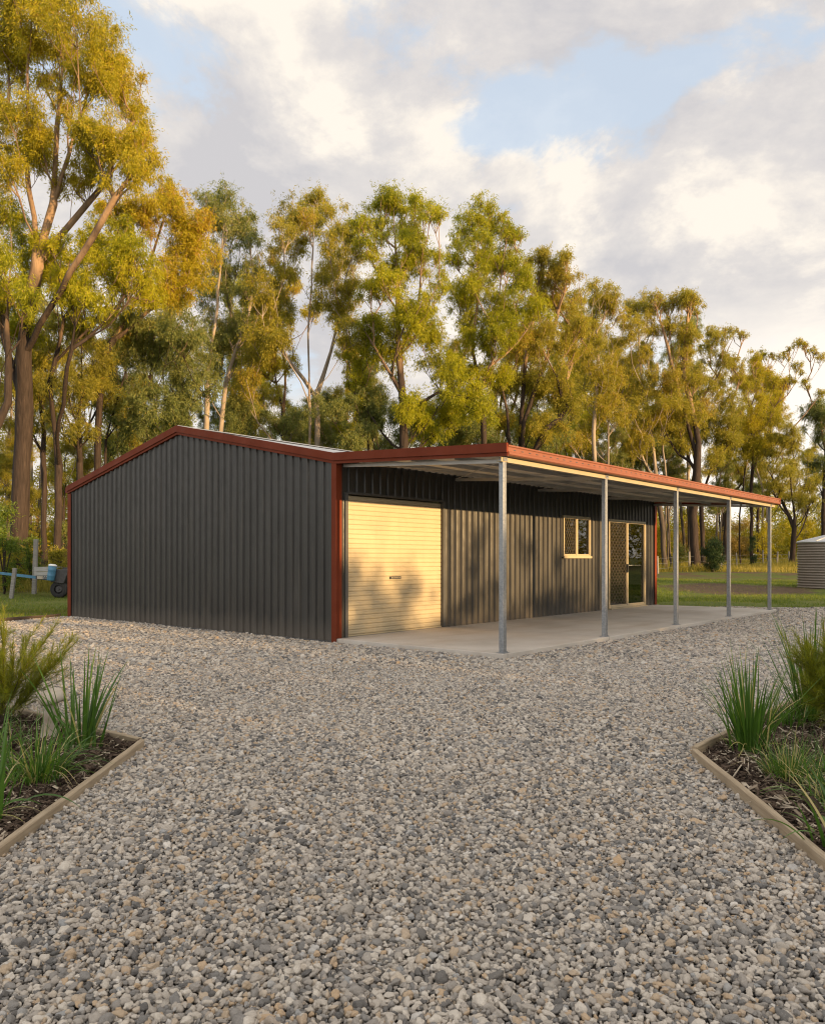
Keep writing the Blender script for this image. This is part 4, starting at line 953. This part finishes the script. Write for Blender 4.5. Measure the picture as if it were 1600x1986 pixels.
for i, (s_, px, Yd, tp, wd) in enumerate([('shade_b',470,44,770,1.),('greytop',650,46,760,1.1),('shade_b',715,42,745,.9),('greytop',545,48,800,1.2),('shade_b',1060,50,790,1.),('greytop',1190,56,830,1.2),('shade_b',900,48,800,1.),('shade_a',40,40,870,1.),('shade_a',230,44,830,1.),('greytop',1290,62,860,1.2),('shade_b',600,52,790,1.2),('greytop',430,50,780,1.2),('lime',690,55,770,1.1),('shade_b',830,54,780,1.1),('greytop',985,56,790,1.2),('lime',1120,60,800,1.1),('shade_b',1240,64,840,1.1),('lime',340,52,800,1.),('shade_a',120,46,840,1.),('greytop',1390,70,880,1.2)]):
    copy_tree(T[s_], px, Yd, tp, SPL, 'saplings filling the gap under the gum crowns', .7+i*1.9, wd)

# ------------------------------------------------------------------ shrubs
def shrub(name, px, Yd, wpx, top_py, mat, label, seed, ll=.11, lw=.03, dens=1., tint=.45, cat='shrub', group=None, n=16, base=None):
    r = np.random.default_rng(seed); bx = (px-800)/F*Yd; bz = float(terrain(np.array(bx), np.array(Yd)))-.05
    h = CAMZ+(HZ-top_py)/F*Yd-bz; w_ = wpx/F*Yd
    root = empty(name, (bx, Yd, bz)); tag(root, label, cat, group)
    u = r.uniform(0, 1, n); an = r.uniform(0, 6.283, n); q = np.sqrt(r.uniform(0, 1, n))
    pr_ = np.sin(np.pi*np.clip(.18+u*.72, 0, 1))**.7
    ctr = np.stack([q*np.cos(an)*w_*pr_*.75, q*np.sin(an)*w_*pr_*.75, h*(.12+.72*u)], 1); rad = r.uniform(.22, .36, n)*min(w_, h)*1.0
    cov = 1.6*dens*PI*rad**2/(ll*lw*.25)
    Vv, Fc, t = leaf_cloud(ctr, rad, cov, r, ll, lw, np.clip(tint+r.normal(0, .1, n), 0, 1), droop=.25)
    Vv[:, 2] = np.maximum(Vv[:, 2], .02)
    link('foliage', np_mesh('foliage', Vv, Fc, {'tint': t}), M[mat], root)
    mb = MB()
    for c in ctr[:9]:
        mb.tube([(0, 0, 0), (c[0]*.3, c[1]*.3, c[2]*.5), tuple(c)], [.03, .02, .008], 5)
    mb.build('stems', M['bark_dark'], root); return root
shrub('shrub', 8, 28.5, 42, 955, 'leaf_shrub', 'bright green bushy shrub at the left frame edge in front of the giant gum trunk', 201)
shrub('shrub', 62, 30, 26, 1015, 'leaf_shrub', 'low yellow-green shrub behind the tall timber post', 202, dens=.8)
shrub('shrub', 25, 31, 40, 1045, 'leaf_olive', 'brown-green tangled shrub behind the trailer drawbar', 203, dens=.7)
shrub('shrub', 78, 40, 26, 985, 'leaf_straw', 'golden sunlit shrub between the trunks on the left', 204, dens=.6)
shrub('shrub', 112, 33, 30, 1060, 'leaf_olive', 'olive scrub behind the trailer, left of the shed corner', 205, dens=.7)
shrub('shrub', 130, 38, 26, 1000, 'leaf_grey', 'dark green sapling scrub against the shed left corner', 206, dens=.7)
shrub('shrub', 1383, 52, 23, 1035, 'leaf_dark', 'round dark green bush beside the thick gum trunk', 207, dens=1.6, n=26)
shrub('shrub', 1458, 62, 11, 1030, 'leaf_dark', 'narrow dark green shrub at the foot of a gum seen past the fourth post', 208, dens=1.4)
gsh = [(1285,70,30,1010,'leaf_gold'),(1320,66,20,1050,'leaf_grey'),(1410,80,34,1010,'leaf_straw'),(1480,76,26,1000,'leaf_gold'),(1505,90,26,1010,'leaf_olive'),(1560,84,30,995,'leaf_gold'),(1590,80,22,1020,'leaf_gold'),(1440,95,36,1000,'leaf_straw'),(1340,92,36,1000,'leaf_straw')]
glab = ['golden bush just past the far shed corner, under the awning', 'grey-green bush left of the thick gum trunk', 'pale straw-coloured bush behind the round dark bush', 'bright golden bush between the fourth and fifth awning posts', 'olive bush just left of the fifth awning post, far back', 'golden bush right of the fifth awning post', 'golden bush directly behind the water tank', 'straw-coloured thicket behind the narrow dark shrub', 'straw-coloured thicket behind the thick gum trunk']
for i, (g_, lb) in enumerate(zip(gsh, glab)):
    shrub('shrub', g_[0], g_[1], g_[2], g_[3], g_[4], lb, 220+i, .2, .05, .8, .5, group='sunlit bushes beyond the fence')

# far wood, tree belt at right, and unseen shade scrub added toward the sun
def wood(name, ctrs, rads, mat, label, seed, ll, lw, dens, cat='trees'):
    r = np.random.default_rng(seed); cov = dens*PI*rads**2/(ll*lw*.25)
    Vv, Fc, t = leaf_cloud(ctrs, rads, cov, r, ll, lw, np.clip(.45+r.normal(0, .15, len(ctrs)), 0, 1), droop=.5)
    Vv[:, 2] = np.maximum(Vv[:, 2], terrain(Vv[:, 0], Vv[:, 1])+.02)
    return tag(link(name, np_mesh(name, Vv, Fc, {'tint': t}), M[mat]), label, cat, kind='stuff')
r = np.random.default_rng(5); n = 190
cx_ = r.uniform(-85, 95, n); cy_ = r.uniform(100, 135, n); hh = 8.5*(.55+.45*np.sin(cx_*.21+1)*np.sin(cx_*.083))+1.5
wood('far_wood', np.stack([cx_, cy_, 1.6+r.uniform(0, 1, n)*hh], 1), r.uniform(1.3, 2.8, n), 'leaf_olive', 'distant band of olive and gold bushland seen between the trunks', 6, .55, .16, 1.1)
n = 150; cy_ = r.uniform(56, 78, n); cx_ = -.60*cy_+r.uniform(0, 1, n)*.32*cy_; u = r.uniform(0, 1, n)
wood('bushland', np.stack([cx_, cy_, 1.6+u*(8+3*np.sin(cx_*.7))], 1), r.uniform(.7, 1.6, n), 'leaf_gold', 'golden bushland behind the trunks on the left', 16, .28, .07, 1.0)
n = 170; cx_ = r.uniform(20, 75, n); cy_ = r.uniform(96, 118, n); u = r.uniform(0, 1, n)
wood('bushland', np.stack([cx_, cy_, 1.8+u*(5.5+2.5*np.sin(cx_*.4))], 1), r.uniform(.9, 2.0, n), 'leaf_gold', 'golden bushland far behind the fence on the right', 17, .4, .1, 1.0)
n1_, n2_ = 760, 150; n = n1_+n2_; tt = r.uniform(-26, 46, n)  # unseen scrub, placed and shaped to cast shade on yard, wall and door
far_ = tt > 17; u = np.concatenate([r.uniform(0, 1, n1_), r.beta(1.0, 1.5, n2_)])
top_ = np.where(far_, 3.2+.9*np.sin(tt*.8), 4.0+.2*np.sin(tt*.9+.5)+.15*np.sin(tt*2.1))
hz_ = np.concatenate([.4+u[:n1_]*(top_[:n1_]-.9), top_[n1_:]-.4+u[n1_:]*np.where(far_[n1_:], 1.0, 1.9)])
off_ = r.uniform(-2.2, 2.2, n)
wood('bushland', np.stack([22+tt*.625+off_*.78, -6+tt*.78-off_*.625, hz_], 1), np.concatenate([r.uniform(.6, 1.0, n1_), r.uniform(.2, .42, n2_)]), 'leaf_shrub', 'unseen bank of scrub added at the right to shade the gravel yard and wall', 9, .16, .05, 1.4)
n = 110; cy_ = r.uniform(20, 95, n); u = r.uniform(0, 1, n)
wood('bushland', np.stack([r.uniform(68, 76, n), cy_, 1+u*(11+2.5*np.sin(cy_*.4))], 1), r.uniform(1.3, 2.4, n), 'leaf_olive', 'belt of bushland beyond the paddock to the right', 8, .5, .15, .8)

# ------------------------------------------------------------------ lawn blades and long grass
def blades(x, y, h, wd, r, lean=.35):
    n = len(x); z0 = terrain(x, y)-.015; an = r.uniform(0, 6.283, n); s = np.stack([np.cos(an), np.sin(an), np.zeros(n)], 1)*(wd*.5)[:, None]
    p = np.stack([x, y, z0], 1); tip = p+np.stack([r.normal(0, lean, n)*h, r.normal(0, lean, n)*h, h], 1)
    return np.stack([p-s, p+s, tip], 1).reshape(-1, 3), np.arange(n*3).reshape(n, 3)
r = np.random.default_rng(44); n = 150000
yy = 20+22*r.uniform(0, 1, n)**1.4; side_ = r.random(n) < .25
xx = np.where(side_, r.uniform(-22, -7.5, n), r.uniform(4, 24, n))
lx, ly = to_local(xx, yy)
patch = np.sin(xx*.8+1.3*np.sin(yy*.35))*np.sin(yy*.55+.7)+.5*np.sin(xx*2.1)*np.sin(yy*1.7)
keep = ~((lx > -.3) & (lx < L+.35) & (ly > -V-.3) & (ly < W+.2)) & (patch > -.75+r.normal(0, .25, n)) & np.where(xx > 0, yy > 21.85+.02*xx+.14*np.sin(xx*2.3)+.12*np.sin(xx*5.1), (xx < left_edge(yy)-.05) | (yy > 18.4))
k = np.sin(xx*.45+.6)*np.sin(yy*.42+1.1); keep &= ~((k > .72) & (r.random(n) < .9))
keep &= ~((((xx-13.6)/3.2)**2+((yy-33.5)/4.2)**2 < .8+r.normal(0, .2, n)) & (r.random(n) < .93))
xx, yy = xx[keep], yy[keep]
# near-left lawn strip
n2 = 26000; x2 = r.uniform(-16, -7.6, n2); y2 = r.uniform(12, 21, n2); k2 = x2 < left_edge(y2)-.04
xx = np.concatenate([xx, x2[k2]]); yy = np.concatenate([yy, y2[k2]]); n = len(xx)
Vv, Fc = blades(xx, yy, r.uniform(.03, .095, n), r.uniform(.008, .02, n), r, .5)
tag(link('grass', np_mesh('grass', Vv, Fc, {'tint': np.clip(r.beta(2, 2.6, n)+.15*np.sin(xx*.9)*np.sin(yy*.6), 0, 1)}), M['grass']), 'short patchy lawn grass around the shed', 'grass', kind='stuff')
n = 42000; yy = r.uniform(52, 92, n); xx = r.uniform(.26, .56, n)*yy
Vv, Fc = blades(xx, yy, r.uniform(.25, .75, n)*(.7+.5*np.sin(xx*.6)*np.sin(yy*.3)), r.uniform(.02, .05, n), r, .3)
tag(link('long_grass', np_mesh('long_grass', Vv, Fc, {'tint': np.clip(r.beta(2, 2, n)+.25*np.sin(xx*.5+2), 0, 1)}), M['dry']), 'long yellowing grass along the paddock fence', 'grass', kind='stuff')
n = 16000; yy = r.uniform(29, 44, n); xx = r.uniform(-.56, -.40, n)*yy
Vv, Fc = blades(xx, yy, r.uniform(.12, .5, n), r.uniform(.012, .03, n), r, .4)
tag(link('long_grass', np_mesh('long_grass', Vv, Fc, {'tint': np.clip(r.beta(1.5, 2, n), 0, 1)}), M['dry']), 'dry long grass on the bank behind the trailer', 'grass', kind='stuff')

# ------------------------------------------------------------------ paddock fence
def hit(px, py):
    Yd = 20.
    for _ in range(60):
        x = (px-800)/F*Yd; z_ = float(terrain(np.array(x), np.array(Yd))); Yd = .5*Yd+.5*F*(CAMZ-z_)/(py-HZ)
    return (px-800)/F*Yd, Yd
fence = empty('wire_fence', (25, 52, 0)); tag(fence, 'weathered post and wire paddock fence beyond the lawn', 'fence')
posts = []
for px, h_ in [(1276,1.1),(1308,1.25),(1337,1.3),(1373,1.25),(1399,1.2),(1429,1.15),(1458,1.2),(1480,1.35),(1507,1.2),(1530,1.2),(1548,1.1),(1580,1.2),(1610,1.2),(1640,1.2)]:
    Yd = 50+(px-1276)*.085; x = (px-800)/F*Yd; posts.append((x, Yd, float(terrain(np.array(x), np.array(Yd))), h_))
for x, y, z_, h_ in posts:
    mb = MB(); rr = random.uniform(.055, .085); tl = random.uniform(-.06, .06)
    mb.tube([(x-25, y-52, z_-.1), (x-25+tl*.5, y-52, z_+h_*.5), (x-25+tl, y-52, z_+h_)], [rr*1.05, rr, rr*.92], 9); mb.build('post', M['greywood'], fence)
mb = MB()
for fz in (.3, .62, .95):
    for (a, b, c, d), (a2, b2, c2, d2) in zip(posts[:-1], posts[1:]):
        mb.tube([(a-25, b-52, c+fz), ((a+a2)/2-25, (b+b2)/2-52, (c+c2)/2+fz-.03), (a2-25, b2-52, c2+fz)], .006, 4, False)
mb.build('wire', M['galv'], fence)

# ------------------------------------------------------------------ rain water tank
ty = 33.6; tx = (1550-800)/F*ty+1.72; tz = float(terrain(np.array(tx), np.array(ty)))
tank = empty('water_tank', (tx, ty, tz-.02)); tag(tank, 'beige corrugated steel rain water tank at the right frame edge', 'water tank')
R_ = 1.62; Hh = 1.92; nb = 17; prof = [(0, .0), (R_, 0)]
for k in range(nb*6+1):
    prof.append((R_+.032*math.cos(2*PI*k/6)-.011*(1 if k % 6 == 3 else 0), .03+(Hh-.06)*k/(nb*6)))
prof += [(R_-.02, Hh)]
mb = MB(); mb.lathe(prof, 72); mb.build('wall', M['tank'], tank, smooth_shade=True)
mb = MB(); mb.lathe([(R_+.045, Hh-.015), (R_+.05, Hh+.02), (R_+.01, Hh+.045), (.35, Hh+.36), (.3, Hh+.40), (0, Hh+.41)], 72)
rf = mb.build('roof', M['zinc'], tank)
mb = MB()
for k in range(12):
    a = 2*PI*k/12; mb.bar((math.cos(a)*(R_+.02), math.sin(a)*(R_+.02), Hh+.055), (math.cos(a)*.36, math.sin(a)*.36, Hh+.37), .03, .02)
mb.build('roof_seams', M['zinc'], rf)
mb = MB(); mb.lathe([(.27, Hh+.40), (.27, Hh+.47), (.23, Hh+.5), (0, Hh+.51)], 28, (0, 0, 0)); mb.build('inlet_lid', M['tank'], rf)

# ------------------------------------------------------------------ old trailer and posts on the left
yd = 27.5; kx = yd/F
def tp(px, py, dy=0.): q = spot(px, py, yd+dy); return (q[0], q[1], q[2])
ox, oz = (118-800)*kx, float(terrain(np.array((118-800)*kx), np.array(yd)))
trl = empty('trailer', (ox, yd, oz)); tag(trl, 'old blue box trailer with raised drawbar, partly hidden by the shed', 'trailer')
def tl(px, py, dy=0.):
    q = spot(px, py, yd); return (q[0]-ox, dy, q[2]-oz)
mb = MB()
for dy in (0., .55): mb.bar(tl(-40, 1108, .28), tl(128, 1128, dy), .05, .075)
mb.bar(tl(-70, 1104, .28), tl(-38, 1108, .28), .06, .08)
mb.bar(tl(112, 1127, .25), tl(250, 1142, .25), .06, .08); mb.bar(tl(112, 1127, 1.2), tl(250, 1142, 1.2), .06, .08); mb.bar(tl(118, 1128, -.15), tl(118, 1128, 1.2), .06, .08)
mb.build('chassis', M['blue'], trl)
a, b = tl(68, 1101, -.06), tl(99, 1117, -.06)
mb = MB(); hs = (a[2]-b[2])
for k in range(2):
    z1 = a[2]-hs*k*.5; mb.box(a[0], b[0], -.06, -.035, z1-hs*.5+.012, z1)
mb.box(a[0], b[0], -.06, .9, a[2]+.002, a[2]+.02); mb.build('toolbox', M['slats'], trl)
mb = MB(); q0, q1 = tl(70, 1118, 0), tl(98, 1124, 0); mb.box(q0[0], q1[0], -.03, .85, q1[2], q0[2]+.10); mb.build('box_base', M['blacksteel'], trl)
mb = MB(); q0, q1 = tl(73, 1117, 0), tl(84, 1123, 0); mb.box(q0[0], q1[0], -.045, -.032, q1[2], q0[2]); pl_ = mb.build('number_plate', M['ornament'], trl)
mb = MB()
for k, px in enumerate((86, 90, 94)):
    q0, q1 = tl(px, 1118, 0), tl(px+2.2, 1123, 0); mb.box(q0[0], q0[0]+.012, -.044, -.032, q1[2], q0[2]); mb.box(q0[0]+.013, q1[0]+.01, -.044, -.032, q0[2]-.014, q0[2])
mb.build('plate_lettering', M['white'], trl)
# mudguard over the wheel, slanting skirt
mb = MB(); c1 = tl(118, 1140)
p1, p2, p3, p4 = tl(110, 1104), tl(138, 1105), tl(127, 1132), tl(101, 1129)
mb.prism([(p[0], 0, p[2]) for p in (p1, p2, p3, p4)], (0, -.16, 0), (0, .12, 0)); mb.build('mudguard', M['blacksteel'], trl, bevel=.02)
mb = MB(); p1, p2 = tl(112, 1100), tl(260, 1128); mb.box(p1[0]+.1, p2[0]+1.0, .13, 1.1, p2[2]+.1, p1[2]-.02); mb.build('tray', M['blacksteel'], trl, bevel=.015)
wc = tl(116, 1141); wr = wc[2]+.02
def wheel(dy):
    mb = MB(); n = 28; pr_ = [(.15, -.085), (.26, -.095), (.295, -.07), (.305, 0), (.295, .07), (.26, .095), (.15, .085)]; b = 0
    for rr, yy_ in pr_:
        for k in range(n):
            a = 2*PI*k/n; mb.v.append((wc[0]+rr*math.cos(a), dy+yy_, .285+rr*math.sin(a)))
    for i in range(len(pr_)-1):
        for k in range(n): mb.f.append((i*n+k, i*n+(k+1) % n, (i+1)*n+(k+1) % n, (i+1)*n+k))
    wo_ = mb.build('wheel', M['rubber'], trl, smooth_shade=True)
    mb = MB(); mb.tube([(wc[0], dy-.07, .285), (wc[0], dy-.03, .285), (wc[0], dy+.05, .285)], [.10, .152, .152], 20); mb.tube([(wc[0], dy-.1, .285), (wc[0], dy-.07, .285)], [.03, .035], 10); mb.build('rim', M['blacksteel'], wo_)
wheel(-.02); wheel(1.15)
# blue drum standing on the drawbar
d0_ = spot(105, 1127, yd); dr = empty('blue_drum', (d0_[0]-.02, yd-.22, d0_[2]+.03)); dr.rotation_euler = (0, .14, 0); tag(dr, 'narrow blue drum with a white lid standing on the trailer frame', 'drum')
mb = MB(); mb.lathe([(0, 0), (.125, 0), (.13, .02), (.13, .15), (.136, .165), (.13, .18), (.13, .34), (.136, .355), (.13, .37), (.135, .50), (.12, .52)], 24); mb.build('body', M['blue'], dr, smooth_shade=True)
mb = MB(); mb.lathe([(.14, .505), (.142, .53), (.09, .56), (0, .565)], 24); mb.build('lid', M['white'], dr, smooth_shade=True)
def post(px, py0, py1, wpx, lean, label, Yd, mat='greywood'):
    b = spot(px, py0, Yd); t_ = spot(px+lean, py1, Yd); w_ = wpx/F*Yd
    mb = MB(); n = 6
    for i in range(n):
        pass
    g = float(terrain(np.array(b[0]), np.array(Yd)))
    h_ = t_[2]-g; dx_ = (t_[0]-b[0])
    mb.bar((0, 0, -.1), (dx_, 0, h_), w_, w_*.8, up=(0, 1, 0)); o = mb.build('timber_post', M[mat], None, bevel=.008); o.location = (b[0], Yd, g); tag(o, label, 'post', 'old timber posts by the trailer')
post(66, 1120, 1046, 7.5, 4, 'tall grey timber post standing behind the trailer drawbar', 28.6)
post(21, 1156, 1102, 7, 8, 'short leaning grey timber post in front of the trailer drawbar', 26.9)

# fallen bark and sticks under the trees at left
# ------------------------------------------------------------------ render settings
sc.render.engine = 'CYCLES'
cy = sc.cycles; cy.use_denoising = True; cy.filter_width = 1.15; cy.max_bounces = 6; cy.diffuse_bounces = 3; cy.glossy_bounces = 3; cy.transmission_bounces = 4; cy.transparent_max_bounces = 8
cy.sample_clamp_indirect = 6; cy.caustics_reflective = False; cy.caustics_refractive = False; cy.use_adaptive_sampling = True
try: cy.denoiser = 'OPENIMAGEDENOISE'; cy.denoising_input_passes = 'RGB_ALBEDO_NORMAL'
except Exception: pass
sc.view_settings.view_transform = 'Standard'; sc.view_settings.look = 'None'; sc.view_settings.exposure = 1.12; sc.view_settings.gamma = 1
print('leaves', NLEAF, 'stones', len(pts))
